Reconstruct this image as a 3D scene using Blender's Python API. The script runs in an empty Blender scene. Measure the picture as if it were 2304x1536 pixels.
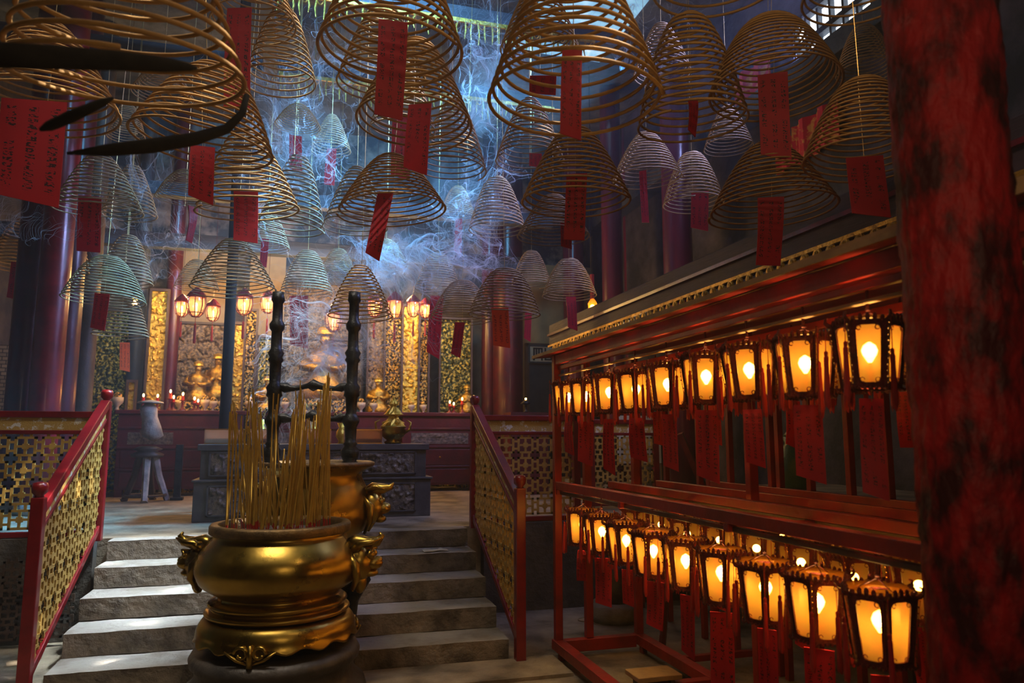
import bpy, bmesh, math, random
from mathutils import Vector, Matrix, noise, Euler
random.seed(11)
S = bpy.context.scene
COL = S.collection
PI = math.pi

# ---------------------------------------------------------------- camera, sky, sun, daylight, fill lights, exposure
F, CX, CY, EYE = 1650.0, 1152.0, 768.0, 1.65
TH, PS = math.atan(217 / F), math.radians(16.05)
cam = bpy.data.cameras.new('camera'); co = bpy.data.objects.new('camera', cam); COL.objects.link(co)
cam.sensor_width = 36; cam.lens = F * 36 / 2304; cam.clip_start = 0.05
co.location = (0, 0, EYE); co.rotation_euler = (PI / 2 + TH, 0, -PS)
cam.dof.use_dof = True; cam.dof.focus_distance = 5.5; cam.dof.aperture_fstop = 2.4
S.camera = co
S.view_settings.view_transform = 'Standard'; S.view_settings.look = 'None'
S.view_settings.gamma = 1; S.view_settings.exposure = 0.45
S.view_settings.use_curve_mapping = False
W = bpy.data.worlds.new('sky'); S.world = W; W.use_nodes = True
W.node_tree.nodes['Background'].inputs[0].default_value = (0.45, 0.68, 1.0, 1)
W.node_tree.nodes['Background'].inputs[1].default_value = 1.6
cy = S.cycles
cy.max_bounces = 6; cy.diffuse_bounces = 2; cy.glossy_bounces = 3; cy.transmission_bounces = 4
cy.volume_bounces = 0; cy.transparent_max_bounces = 12
cy.caustics_reflective = False; cy.caustics_refractive = False
cy.sample_clamp_indirect = 3.0; cy.use_denoising = True

def light(name, kind, loc, energy, color, target=None, size=1.0, size_y=None, spread=None, rot=None, radius=None, parent=None, angle=None, spot=None):
    l = bpy.data.lights.new(name, kind); l.energy = energy; l.color = color
    if kind == 'AREA':
        l.size = size
        if size_y: l.shape = 'RECTANGLE'; l.size_y = size_y
        if spread: l.spread = spread
    if radius is not None: l.shadow_soft_size = radius
    if angle: l.angle = angle
    if spot: l.spot_size = spot; l.spot_blend = 0.6
    o = bpy.data.objects.new(name, l); COL.objects.link(o); o.location = loc
    if target is not None:
        o.rotation_euler = (Vector(target) - Vector(loc)).to_track_quat('-Z', 'Y').to_euler()
    if parent: o.parent = parent
    return o
# sun through the added roof slats, then daylight and unseen fill lights
light('sun', 'SUN', (4, 2, 12), 9.0, (1.0, 0.93, 0.85), target=(4 - 6.0, 2 + 1.2, 4), angle=0.009)
light('skylight_right', 'AREA', (3.5, 9.0, 7.3), 270, (0.15, 0.52, 0.95), target=(-0.9, 8.6, 3.7), size=1.4, size_y=1.8, spread=0.62)
light('upper_fill', 'AREA', (0.4, 5.2, 7.3), 110, (0.16, 0.52, 0.95), target=(0.2, 13.0, 5.6), size=2.4, size_y=0.8, spread=1.1)  # added blue fill under closed roof, brightens beams and upper back wall
light('skylight_middle', 'AREA', (1.3, 6.0, 7.3), 28, (0.72, 0.88, 1.0), target=(-0.85, 6.35, 1.6), size=0.9, size_y=0.6, spread=0.36)
light('clerestory_day', 'AREA', (5.0, 6.0, 6.1), 125, (0.38, 0.44, 1.0), target=(0.5, 9.0, 3.4), size=2.6, size_y=0.6, spread=1.6)
light('front_fill', 'AREA', (-0.8, 3.2, 7.3), 26, (1.0, 0.84, 0.66), target=(-0.9, 5.4, 0), size=2.0, size_y=1.6, spread=1.0)  # added overhead fill with no opening above it, for steps and near coils
light('rack_back_fill', 'POINT', (3.7, 7.6, 3.0), 10, (1.0, 0.72, 0.42), radius=0.15)  # lamp added so the board behind the rack shows
light('coil_fill', 'POINT', (1.5, 1.9, 4.3), 26, (1.0, 0.70, 0.40), radius=0.12)  # unseen warm lamp, added to brighten the coils at the right
light('camera_fill', 'POINT', (0.5, 0.2, 2.5), 24, (1.0, 0.70, 0.42), radius=0.25)  # unseen warm lamp added near the camera for column, slips and coils

# ---------------------------------------------------------------- pixel <-> place helpers (positions read off the photograph at a known depth)
fw = Vector((math.sin(PS) * math.cos(TH), math.cos(PS) * math.cos(TH), math.sin(TH)))
rt = Vector((math.cos(PS), -math.sin(PS), 0))
up = Vector((-math.sin(PS) * math.sin(TH), -math.cos(PS) * math.sin(TH), math.cos(TH)))
E0 = Vector((0, 0, EYE))
def ray(x, y): return fw + rt * ((x - CX) / F) + up * ((CY - y) / F)
def atd(x, y, d): return E0 + ray(x, y) * d
def atY(x, y, Y): r = ray(x, y); return E0 + r * (Y / r.y)
def atX(x, y, X): r = ray(x, y); return E0 + r * (X / r.x)
def atz(x, y, z): r = ray(x, y); return E0 + r * ((z - EYE) / r.z)
def prj(p):
    d = Vector(p) - E0; w = d.dot(fw); return CX + F * d.dot(rt) / w, CY - F * d.dot(up) / w
def zfor(x, y, ypix):
    a, b = -1.0, 14.0
    for _ in range(40):
        m = (a + b) / 2
        if prj((x, y, m))[1] > ypix: a = m
        else: b = m
    return a

# ---------------------------------------------------------------- materials
def ramp(nt, fac, stops):
    r = nt.nodes.new('ShaderNodeValToRGB'); el = r.color_ramp.elements
    while len(el) < len(stops): el.new(0.5)
    for e, (p, c) in zip(el, stops): e.position = p; e.color = (c[0], c[1], c[2], 1)
    nt.links.new(fac, r.inputs[0]); return r.outputs[0]
def noise_tex(nt, scale, detail=4, rough=0.6, coord='Object', stretch=None, dist=0.0):
    t = nt.nodes.new('ShaderNodeTexCoord'); n = nt.nodes.new('ShaderNodeTexNoise')
    n.inputs['Scale'].default_value = scale; n.inputs['Detail'].default_value = detail
    n.inputs['Roughness'].default_value = rough; n.inputs['Distortion'].default_value = dist
    src = t.outputs[coord]
    if stretch:
        m = nt.nodes.new('ShaderNodeMapping'); m.inputs['Scale'].default_value = stretch
        nt.links.new(src, m.inputs[0]); src = m.outputs[0]
    nt.links.new(src, n.inputs['Vector']); return n.outputs['Fac']
def mat(name, c1, c2=None, rough=0.5, metal=0.0, scale=6.0, bump=0.0, bscale=None, lo=0.35, hi=0.65, stretch=None, mid=None, coat=0.0, spec=None, rvar=0.0, detail=4):
    m = bpy.data.materials.new(name); m.use_nodes = True; nt = m.node_tree; b = nt.nodes['Principled BSDF']
    b.inputs['Base Color'].default_value = (*c1, 1); b.inputs['Roughness'].default_value = rough; b.inputs['Metallic'].default_value = metal
    if coat: b.inputs['Coat Weight'].default_value = coat; b.inputs['Coat Roughness'].default_value = 0.15
    if spec is not None: b.inputs['Specular IOR Level'].default_value = spec
    if c2 is not None:
        f = noise_tex(nt, scale, detail, stretch=stretch)
        st = [(lo, c1), (hi, c2)] if mid is None else [(lo, c1), ((lo + hi) / 2, mid), (hi, c2)]
        nt.links.new(ramp(nt, f, st), b.inputs['Base Color'])
        if rvar:
            nt.links.new(ramp(nt, f, [(lo, (rough + rvar,) * 3), (hi, (rough,) * 3)]), b.inputs['Roughness'])
    if bump:
        f = noise_tex(nt, bscale or scale * 4, 5, stretch=stretch)
        bp = nt.nodes.new('ShaderNodeBump'); bp.inputs['Strength'].default_value = bump; bp.inputs['Distance'].default_value = 0.02
        nt.links.new(f, bp.inputs['Height']); nt.links.new(bp.outputs[0], b.inputs['Normal'])
    return m
def emit(name, c, s):
    m = bpy.data.materials.new(name); m.use_nodes = True; nt = m.node_tree; b = nt.nodes['Principled BSDF']
    b.inputs['Base Color'].default_value = (*c, 1); b.inputs['Emission Color'].default_value = (*c, 1); b.inputs['Emission Strength'].default_value = s
    return m
def glow(name, c, s):
    # a flame or glowing filament one can see and shine through
    m = bpy.data.materials.new(name); m.use_nodes = True; nt = m.node_tree; N = nt.nodes; N.remove(N['Principled BSDF'])
    e = N.new('ShaderNodeEmission'); e.inputs[0].default_value = (*c, 1); e.inputs[1].default_value = s; t = N.new('ShaderNodeBsdfTransparent'); a = N.new('ShaderNodeAddShader')
    nt.links.new(e.outputs[0], a.inputs[0]); nt.links.new(t.outputs[0], a.inputs[1]); nt.links.new(a.outputs[0], N['Material Output'].inputs[0]); return m
M = {}
M['coil'] = mat('incense paste', (0.46, 0.25, 0.065), (0.30, 0.16, 0.045), 0.75, scale=9, bump=0.2, bscale=80)
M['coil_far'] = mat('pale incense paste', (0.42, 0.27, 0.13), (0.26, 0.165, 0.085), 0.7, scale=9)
M['wire'] = mat('brass wire', (0.55, 0.38, 0.14), rough=0.4, metal=0.8)
M['ash'] = mat('charred incense', (0.004, 0.003, 0.003), (0.010, 0.008, 0.007), 0.95, scale=30)
M['ashpost'] = mat('dark brown post', (0.022, 0.004, 0.002), (0.012, 0.003, 0.002), 0.9, spec=0.1, scale=5)
M['lacq'] = mat('red lacquer', (0.22, 0.006, 0.01), (0.13, 0.004, 0.008), 0.32, scale=5, bump=0.1, bscale=14, coat=0.3)
M['lacq_dark'] = mat('dark red lacquer', (0.10, 0.006, 0.012), (0.05, 0.005, 0.01), 0.35, scale=5, bump=0.15, coat=0.2)
M['rackred'] = mat('worn red rack paint', (0.33, 0.012, 0.006), (0.16, 0.01, 0.006), 0.42, scale=4, bump=0.2, bscale=18, lo=0.4, hi=0.7)
M['tan'] = mat('dusty edge timber', (0.40, 0.24, 0.11), (0.24, 0.14, 0.07), 0.7, scale=5, bump=0.2)
M['purple'] = mat('column paint', (0.17, 0.01, 0.035), (0.10, 0.008, 0.03), 0.3, scale=3, stretch=(3, 3, 0.4), bump=0.12, coat=0.4)
M['colred'] = mat('old red column paint', (0.27, 0.004, 0.005), (0.035, 0.0015, 0.002), 0.6, spec=0.25, scale=9, bump=0.9, bscale=16, lo=0.42, hi=0.6, stretch=(1, 1, 0.55))
M['gold'] = mat('gilding', (0.75, 0.47, 0.09), (0.30, 0.17, 0.03), 0.3, metal=0.9, scale=20, bump=0.5, bscale=40)
M['goldbright'] = mat('bright gold leaf', (0.95, 0.66, 0.10), (0.70, 0.42, 0.05), 0.28, metal=0.75, scale=14, bump=0.6, bscale=30)
M['carved'] = mat('gilded carving on black lacquer', (0.02, 0.015, 0.01), (0.85, 0.52, 0.11), 0.33, metal=0.6, scale=26, bump=0.8, bscale=34, lo=0.47, hi=0.56)
M['carvedgreen'] = mat('gilded carving on green lacquer', (0.03, 0.045, 0.015), (0.70, 0.55, 0.10), 0.35, metal=0.5, scale=22, bump=0.8, bscale=30, lo=0.48, hi=0.6)
M['carvedgrey'] = mat('soot darkened carving', (0.10, 0.07, 0.05), (0.42, 0.28, 0.14), 0.45, metal=0.2, scale=24, bump=0.8, bscale=30, lo=0.42, hi=0.6)
M['brass'] = mat('polished brass', (0.50, 0.34, 0.07), (0.26, 0.17, 0.035), 0.2, metal=1.0, scale=3.6, bump=0.05, bscale=26, rvar=0.22, lo=0.3, hi=0.7, detail=9)
M['brassworn'] = mat('worn brass rim', (0.26, 0.17, 0.07), (0.13, 0.09, 0.05), 0.45, metal=0.8, scale=14, bump=0.35)
M['ashbed'] = mat('incense ash', (0.22, 0.20, 0.18), (0.12, 0.11, 0.10), 0.95, scale=30, bump=0.6)
M['bronze'] = mat('black bronze', (0.02, 0.024, 0.03), (0.045, 0.05, 0.055), 0.38, metal=0.6, scale=8, bump=0.3)
M['blackstone'] = mat('black stone', (0.03, 0.028, 0.028), (0.07, 0.062, 0.055), 0.45, scale=6, bump=0.4, bscale=20)
M['stone'] = mat('worn granite', (0.33, 0.30, 0.255), (0.17, 0.145, 0.115), 0.75, scale=2.2, bump=0.7, bscale=16, detail=8, mid=(0.29, 0.27, 0.235))
M['stonefront'] = mat('darker rough granite riser', (0.25, 0.20, 0.145), (0.07, 0.055, 0.04), 0.85, scale=5, bump=1.0, bscale=20, detail=8)
M['floor'] = mat('worn stone floor', (0.36, 0.29, 0.20), (0.09, 0.07, 0.045), 0.6, scale=2.6, bump=1.0, bscale=9, detail=10, mid=(0.24, 0.19, 0.13))
M['dirtwall'] = mat('sooty stone wall', (0.05, 0.042, 0.035), (0.11, 0.085, 0.06), 0.8, scale=4, bump=0.7)
M['sootpaint'] = mat('sooty painted upper wall', (0.02, 0.03, 0.045), (0.30, 0.26, 0.22), 0.6, scale=2.4, bump=1.0, bscale=5, lo=0.46, hi=0.66, detail=9)
M['bluelitwall'] = mat('wall tinted by blue light', (0.012, 0.014, 0.022), (0.10, 0.085, 0.13), 0.7, scale=1.6, bump=0.9, bscale=5, lo=0.42, hi=0.7, detail=9)  # blue light falling on the wall is put into this base colour
M['violettimber'] = mat('violet black timber', (0.022, 0.015, 0.035), (0.05, 0.03, 0.06), 0.6, scale=4, bump=0.4, stretch=(3, 0.4, 3))
M['plaster'] = mat('yellowed plaster', (0.48, 0.34, 0.17), (0.36, 0.25, 0.13), 0.85, scale=2.5)
M['timber'] = mat('blue black roof timber', (0.03, 0.04, 0.055), (0.07, 0.08, 0.10), 0.55, scale=4, bump=0.5, stretch=(0.4, 3, 3))
M['ceil'] = mat('sooty roof boards', (0.06, 0.075, 0.10), (0.14, 0.16, 0.20), 0.7, scale=3, bump=0.8, bscale=6, lo=0.4, hi=0.62)
M['lattice'] = mat('gilt fretwork', (0.62, 0.40, 0.10), (0.45, 0.28, 0.07), 0.42, metal=0.25, scale=8, bump=0.1)
M['frieze'] = mat('pearl inlaid gilt frieze', (0.55, 0.36, 0.09), (0.80, 0.78, 0.70), 0.35, metal=0.1, scale=22, bump=0.4, lo=0.55, hi=0.6)
M['tassel'] = mat('red silk tassel', (0.55, 0.012, 0.008), (0.30, 0.008, 0.006), 0.55, scale=60, stretch=(6, 6, 0.3), bump=0.5, bscale=60)
M['filigree'] = mat('dark red filigree', (0.17, 0.012, 0.008), (0.08, 0.008, 0.005), 0.4, metal=0.3, scale=30, bump=0.6)
M['bead'] = mat('gilt beads', (0.75, 0.40, 0.10), rough=0.25, metal=0.9)
M['cabinet'] = mat('dark red altar lacquer', (0.13, 0.006, 0.012), (0.06, 0.004, 0.008), 0.4, scale=3, bump=0.2, coat=0.2)
M['tablegrey'] = mat('pewter grey table', (0.06, 0.062, 0.068), (0.11, 0.11, 0.115), 0.42, metal=0.35, scale=5, bump=0.2)
M['relief'] = mat('blackened relief', (0.06, 0.055, 0.05), (0.22, 0.18, 0.13), 0.4, metal=0.5, scale=20, bump=0.5)
M['greystone'] = mat('grey carved stone', (0.52, 0.50, 0.45), (0.25, 0.235, 0.21), 0.6, scale=6, bump=0.5)
M['brownwood'] = mat('dark brown wood', (0.09, 0.055, 0.035), (0.05, 0.03, 0.02), 0.5, scale=5, bump=0.3)
M['candle'] = mat('red candle', (0.6, 0.03, 0.02), rough=0.4)
M['fabric'] = mat('red brocade', (0.65, 0.015, 0.03), (0.80, 0.42, 0.08), 0.6, scale=9, lo=0.5, hi=0.62)
M['doorblue'] = mat('dark blue grey door', (0.03, 0.042, 0.05), (0.05, 0.06, 0.07), 0.45, scale=5)
M['cream'] = mat('cream sign board', (0.62, 0.54, 0.38), (0.5, 0.42, 0.28), 0.6, scale=6)
M['ink'] = mat('black ink', (0.02, 0.018, 0.016), rough=0.5)
M['white'] = mat('white notice board', (0.62, 0.60, 0.50), (0.46, 0.42, 0.32), 0.6, scale=3)
M['jade'] = mat('green glazed jar', (0.05, 0.13, 0.05), (0.11, 0.17, 0.06), 0.3, scale=8, bump=0.3)
M['pale'] = mat('pale stone jar', (0.5, 0.42, 0.3), (0.35, 0.28, 0.2), 0.5, scale=9)
M['flame'] = glow('candle flame', (1.0, 0.50, 0.12), 14)
M['bulb'] = glow('lantern bulb', (1.0, 0.66, 0.22), 9)
M['bulbred'] = glow('altar lantern bulb', (1.0, 0.50, 0.14), 10)
M['daypane'] = emit('frosted clerestory pane', (0.80, 0.90, 1.0), 2.2)
M['skypane'] = emit('roof light pane', (0.35, 0.65, 1.0), 0.9)
nt_ = M['skypane'].node_tree; nt_.links.new(ramp(nt_, noise_tex(nt_, 1.6, 8), [(0.35, (0.05, 0.16, 0.28)), (0.55, (0.25, 0.5, 0.7)), (0.7, (0.9, 0.97, 1.0))]), nt_.nodes['Principled BSDF'].inputs['Emission Color'])

def panel_mat():
    m = bpy.data.materials.new('frosted amber glass'); m.use_nodes = True; nt = m.node_tree; N = nt.nodes; L = nt.links
    N.remove(N['Principled BSDF']); out = N['Material Output']
    tr = N.new('ShaderNodeBsdfTranslucent'); df = N.new('ShaderNodeBsdfDiffuse'); tp = N.new('ShaderNodeBsdfTransparent'); gl = N.new('ShaderNodeBsdfGlossy')
    f = noise_tex(nt, 22, 4)
    c = ramp(nt, f, [(0.3, (0.25, 0.135, 0.022)), (0.7, (0.17, 0.085, 0.012))]); L.new(c, tr.inputs[0])
    df.inputs[0].default_value = (0.35, 0.19, 0.05, 1); tp.inputs[0].default_value = (1, 0.72, 0.3, 1)
    gl.inputs[0].default_value = (0.4, 0.3, 0.2, 1); gl.inputs[1].default_value = 0.25
    a = N.new('ShaderNodeMixShader'); a.inputs[0].default_value = 0.16; L.new(tr.outputs[0], a.inputs[1]); L.new(df.outputs[0], a.inputs[2])
    rf = N.new('ShaderNodeBsdfRefraction'); rf.inputs['Color'].default_value = (1, 0.72, 0.28, 1); rf.inputs['Roughness'].default_value = 0.42; rf.inputs['IOR'].default_value = 1.02
    a2 = N.new('ShaderNodeMixShader'); a2.inputs[0].default_value = 0.50; L.new(a.outputs[0], a2.inputs[1]); L.new(rf.outputs[0], a2.inputs[2]); a = a2
    b = N.new('ShaderNodeMixShader'); b.inputs[0].default_value = 0.20; L.new(a.outputs[0], b.inputs[1]); L.new(tp.outputs[0], b.inputs[2])
    d = N.new('ShaderNodeMixShader'); d.inputs[0].default_value = 0.05; L.new(b.outputs[0], d.inputs[1]); L.new(gl.outputs[0], d.inputs[2])
    L.new(d.outputs[0], out.inputs[0]); return m
M['amber'] = panel_mat()
def glass_mat():
    m = bpy.data.materials.new('clear glass'); m.use_nodes = True; nt = m.node_tree; N = nt.nodes; L = nt.links
    N.remove(N['Principled BSDF']); out = N['Material Output']
    tp = N.new('ShaderNodeBsdfTransparent'); gl = N.new('ShaderNodeBsdfGlossy'); tl = N.new('ShaderNodeBsdfTranslucent')
    tp.inputs[0].default_value = (1, 0.85, 0.75, 1); gl.inputs[1].default_value = 0.12; tl.inputs[0].default_value = (0.9, 0.6, 0.45, 1)
    a = N.new('ShaderNodeMixShader'); a.inputs[0].default_value = 0.35; L.new(tp.outputs[0], a.inputs[1]); L.new(tl.outputs[0], a.inputs[2])
    b = N.new('ShaderNodeMixShader'); b.inputs[0].default_value = 0.18; L.new(a.outputs[0], b.inputs[1]); L.new(gl.outputs[0], b.inputs[2])
    L.new(b.outputs[0], out.inputs[0]); return m
M['glass'] = glass_mat()
def paper_mat(name, c, ink):
    # red paper with columns of handwritten marks, laid out on the slip's own UV (u across, v down its length)
    m = bpy.data.materials.new(name); m.use_nodes = True; nt = m.node_tree; N = nt.nodes; L = nt.links
    b = N['Principled BSDF']; b.inputs['Roughness'].default_value = 0.6
    uv = N.new('ShaderNodeTexCoord'); sp = N.new('ShaderNodeSeparateXYZ'); L.new(uv.outputs['UV'], sp.inputs[0])
    def mth(op, a, b_=None, c_=None):
        n = N.new('ShaderNodeMath'); n.operation = op
        for k, v in enumerate((a, b_, c_)):
            if v is None: continue
            if isinstance(v, (int, float)): n.inputs[k].default_value = v
            else: L.new(v, n.inputs[k])
        return n.outputs[0]
    u3 = mth('MULTIPLY', sp.outputs[0], 3.0); fu = mth('FRACT', u3)
    colm = mth('MULTIPLY', mth('GREATER_THAN', fu, 0.28), mth('LESS_THAN', fu, 0.74))
    v16 = mth('MULTIPLY', sp.outputs[1], 17.0); fv = mth('FRACT', v16); row = mth('GREATER_THAN', fv, 0.25)
    oi = N.new('ShaderNodeObjectInfo')
    cb = N.new('ShaderNodeCombineXYZ'); L.new(mth('MULTIPLY', sp.outputs[0], 0.33), cb.inputs[0]); L.new(sp.outputs[1], cb.inputs[1]); L.new(mth('MULTIPLY', oi.outputs['Random'], 9), cb.inputs[2])
    n1 = N.new('ShaderNodeTexNoise'); n1.inputs['Scale'].default_value = 62; n1.inputs['Detail'].default_value = 1; L.new(cb.outputs[0], n1.inputs['Vector'])
    n2 = N.new('ShaderNodeTexNoise'); n2.inputs['Scale'].default_value = 5; L.new(cb.outputs[0], n2.inputs['Vector'])
    k = mth('MULTIPLY', mth('MULTIPLY', colm, row), mth('GREATER_THAN', n1.outputs[0], 0.52))
    k = mth('MULTIPLY', k, mth('GREATER_THAN', n2.outputs[0], 0.42))
    k = mth('MULTIPLY', k, mth('LESS_THAN', mth('ABSOLUTE', mth('SUBTRACT', sp.outputs[1], 0.48)), 0.42))
    mx = N.new('ShaderNodeMix'); mx.data_type = 'RGBA'; L.new(k, mx.inputs[0]); mx.inputs[6].default_value = (*c, 1); mx.inputs[7].default_value = (*ink, 1)
    L.new(mx.outputs[2], b.inputs['Base Color'])
    tl = N.new('ShaderNodeBsdfTranslucent'); L.new(mx.outputs[2], tl.inputs[0])
    ms = N.new('ShaderNodeMixShader'); ms.inputs[0].default_value = 0.45; L.new(b.outputs[0], ms.inputs[1]); L.new(tl.outputs[0], ms.inputs[2])
    L.new(ms.outputs[0], N['Material Output'].inputs[0]); return m
M['paper'] = paper_mat('red prayer paper', (0.50, 0.006, 0.022), (0.04, 0.006, 0.015))
M['paperorange'] = paper_mat('orange prayer paper', (0.85, 0.12, 0.02), (0.2, 0.02, 0.01))

# ---------------------------------------------------------------- mesh builder
class MB:
    def __init__(s): s.v = []; s.f = []; s.uv = None
    def add(s, vs, fs):
        o = len(s.v); s.v += [tuple(v) for v in vs]; s.f += [tuple(i + o for i in f) for f in fs]; return s
    def box(s, c, d, rz=0.0, m=None, taper=1.0):
        x, y, z = d[0] / 2, d[1] / 2, d[2] / 2
        vs = [Vector((sx * x * (taper if sz > 0 else 1), sy * y * (taper if sz > 0 else 1), sz * z)) for sz in (-1, 1) for sx, sy in ((-1, -1), (1, -1), (1, 1), (-1, 1))]
        R = Matrix.Rotation(rz, 3, 'Z') if m is None else m
        return s.add([R @ v + Vector(c) for v in vs], [(3, 2, 1, 0), (4, 5, 6, 7), (0, 1, 5, 4), (1, 2, 6, 5), (2, 3, 7, 6), (3, 0, 4, 7)])
    def bb(s, a, b): return s.box([(a[i] + b[i]) / 2 for i in range(3)], [abs(b[i] - a[i]) for i in range(3)])
    def tube(s, pts, r, n=6, cap=True, closed=False):
        pts = [Vector(p) for p in pts]; m = len(pts); rs = r if isinstance(r, (list, tuple)) else [r] * m
        vs = []; prev = None
        for i, p in enumerate(pts):
            a = pts[(i - 1) % m] if (closed or i > 0) else p; b = pts[(i + 1) % m] if (closed or i < m - 1) else p
            t = (b - a).normalized() if (b - a).length > 1e-9 else Vector((0, 0, 1))
            ref = prev if prev is not None else (Vector((0, 0, 1)) if abs(t.z) < 0.9 else Vector((1, 0, 0)))
            u = (ref - t * ref.dot(t))
            u = u.normalized() if u.length > 1e-6 else t.orthogonal().normalized()
            prev = u; w = t.cross(u)
            for k in range(n):
                an = 2 * PI * k / n; vs.append(p + (u * math.cos(an) + w * math.sin(an)) * rs[i])
        fs = []
        for i in range(m if closed else m - 1):
            j = (i + 1) % m
            for k in range(n):
                k2 = (k + 1) % n; fs.append((i * n + k, i * n + k2, j * n + k2, j * n + k))
        if cap and not closed: fs += [tuple(range(n - 1, -1, -1)), tuple(range((m - 1) * n, m * n))]
        return s.add(vs, fs)
    def cyl(s, a, b, r, r2=None, n=12): return s.tube([a, b], [r, r if r2 is None else r2], n)
    def lathe(s, prof, c=(0, 0, 0), n=32, fn=None, cap=True):
        vs = []
        for (r, z) in prof:
            for k in range(n):
                a = 2 * PI * k / n; rr, zz = (r, z) if fn is None else fn(r, z, a)
                vs.append((c[0] + rr * math.cos(a), c[1] + rr * math.sin(a), c[2] + zz))
        fs = []
        for i in range(len(prof) - 1):
            for k in range(n):
                k2 = (k + 1) % n; fs.append((i * n + k, i * n + k2, (i + 1) * n + k2, (i + 1) * n + k))
        if cap: fs += [tuple(range(n - 1, -1, -1)), tuple(range((len(prof) - 1) * n, len(prof) * n))]
        return s.add(vs, fs)
    def ball(s, c, r, n=10, sc=(1, 1, 1)):
        prof = [(r * math.sin(PI * i / (n // 2 + 1)), -r * math.cos(PI * i / (n // 2 + 1))) for i in range(n // 2 + 2)]
        prof[0] = (1e-4, -r); prof[-1] = (1e-4, r); vs = []
        o = MB(); o.lathe(prof, n=n); return s.add([(c[0] + v[0] * sc[0], c[1] + v[1] * sc[1], c[2] + v[2] * sc[2]) for v in o.v], o.f)
    def build(s, name, m, parent=None, smooth=False, loc=(0, 0, 0), bevel=0.0, sub=0):
        me = bpy.data.meshes.new(name); me.from_pydata(s.v, [], s.f); me.materials.append(m if not isinstance(m, str) else M[m])
        if smooth: me.polygons.foreach_set('use_smooth', [True] * len(me.polygons))
        if s.uv is not None:
            ul = me.uv_layers.new(name='UVMap'); 
            for lp in me.loops: ul.data[lp.index].uv = s.uv[lp.vertex_index]
        me.update(); o = bpy.data.objects.new(name, me); COL.objects.link(o); o.location = loc
        if parent: o.parent = parent
        if bevel:
            b = o.modifiers.new('edge', 'BEVEL'); b.width = bevel; b.segments = 2; b.limit_method = 'ANGLE'
        if sub:
            b = o.modifiers.new('smooth', 'SUBSURF'); b.levels = sub; b.render_levels = sub
        return o
def tag(o, label=None, cat=None, group=None, kind=None):
    if label: o['label'] = label
    if cat: o['category'] = cat
    if group: o['group'] = group
    if kind: o['kind'] = kind
    return o
def thing(name, loc, label, cat, group=None, rz=0.0):
    o = bpy.data.objects.new(name, None); COL.objects.link(o); o.location = loc; o.rotation_euler.z = rz; o.empty_display_size = 0.1
    return tag(o, label, cat, group)
def struct(mb, name, m, **k): o = mb.build(name, m, **k); o['kind'] = 'structure'; return o
def copy_tree(o, parent=None):
    c = o.copy(); COL.objects.link(c)
    if parent is not None: c.parent = parent
    for ch in KIDS.get(o.name, ()): copy_tree(ch, c)
    return c
KIDS = {}
def reg(root):
    for o in [root] + list(root.children_recursive): KIDS[o.name] = list(o.children)
def spl(p, k=4):
    out = []
    for i in range(len(p) - 1):
        a, b, c, d = p[max(i - 1, 0)], p[i], p[i + 1], p[min(i + 2, len(p) - 1)]
        for j in range(k):
            t = j / k; out.append(tuple(0.5 * (2 * b[q] + (c[q] - a[q]) * t + (2 * a[q] - 5 * b[q] + 4 * c[q] - d[q]) * t * t + (3 * b[q] - a[q] - 3 * c[q] + d[q]) * t ** 3) for q in (0, 1)))
    return out + [p[-1]]
def arc(n, f): return [f(i / (n - 1)) for i in range(n)]

# ---------------------------------------------------------------- the setting
XL, XR, YF, YB, ZC, PZ = -4.6, 5.6, -2.0, 14.0, 7.5, 0.8
def rough_box(a, b, nx, ny, amp, seed, fr=5.0):
    # a stone block with a slightly uneven skin
    m = MB(); bm = bmesh.new(); bmesh.ops.create_cube(bm, size=1.0)
    for v in bm.verts: v.co = Vector([(a[i] + b[i]) / 2 + v.co[i] * abs(b[i] - a[i]) for i in range(3)])
    ex = [e for e in bm.edges if abs(e.verts[0].co.x - e.verts[1].co.x) > 1e-4]
    bmesh.ops.subdivide_edges(bm, edges=ex, cuts=nx, use_grid_fill=True)
    oth = [e for e in bm.edges if abs(e.verts[0].co.x - e.verts[1].co.x) < 1e-4]
    bmesh.ops.subdivide_edges(bm, edges=oth, cuts=ny, use_grid_fill=True)
    for v in bm.verts:
        d = noise.noise_vector(v.co * fr + Vector((seed, 0, 0))) * amp + noise.noise_vector(v.co * fr * 4 + Vector((0, seed, 0))) * amp * 0.5
        v.co += d
    m.v = [tuple(v.co) for v in bm.verts]; bm.verts.index_update(); m.f = [tuple(v.index for v in f.verts) for f in bm.faces]; bm.free()
    return m
fl = MB(); fl.bb((XL, YF, -0.1), (XR, 7.15, 0.0)); struct(fl, 'floor', 'floor')
pf = MB(); pf.bb((XL, 7.15, 0.0), (XR, YB, PZ - 0.001)); struct(pf, 'floor_platform', 'floor')
for nm, (x0, x1) in dict(wall_platform_left=(XL, -1.62), wall_platform_right=(1.74, XR)).items():
    w = MB(); w.bb((x0, 7.02, 0), (x1, 7.148, PZ + 0.03)); struct(w, nm, 'dirtwall')
st = bpy.data.objects.new('stair_flight', None); COL.objects.link(st); st['kind'] = 'structure'; st.location = (0, 6.2, 0)
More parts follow.
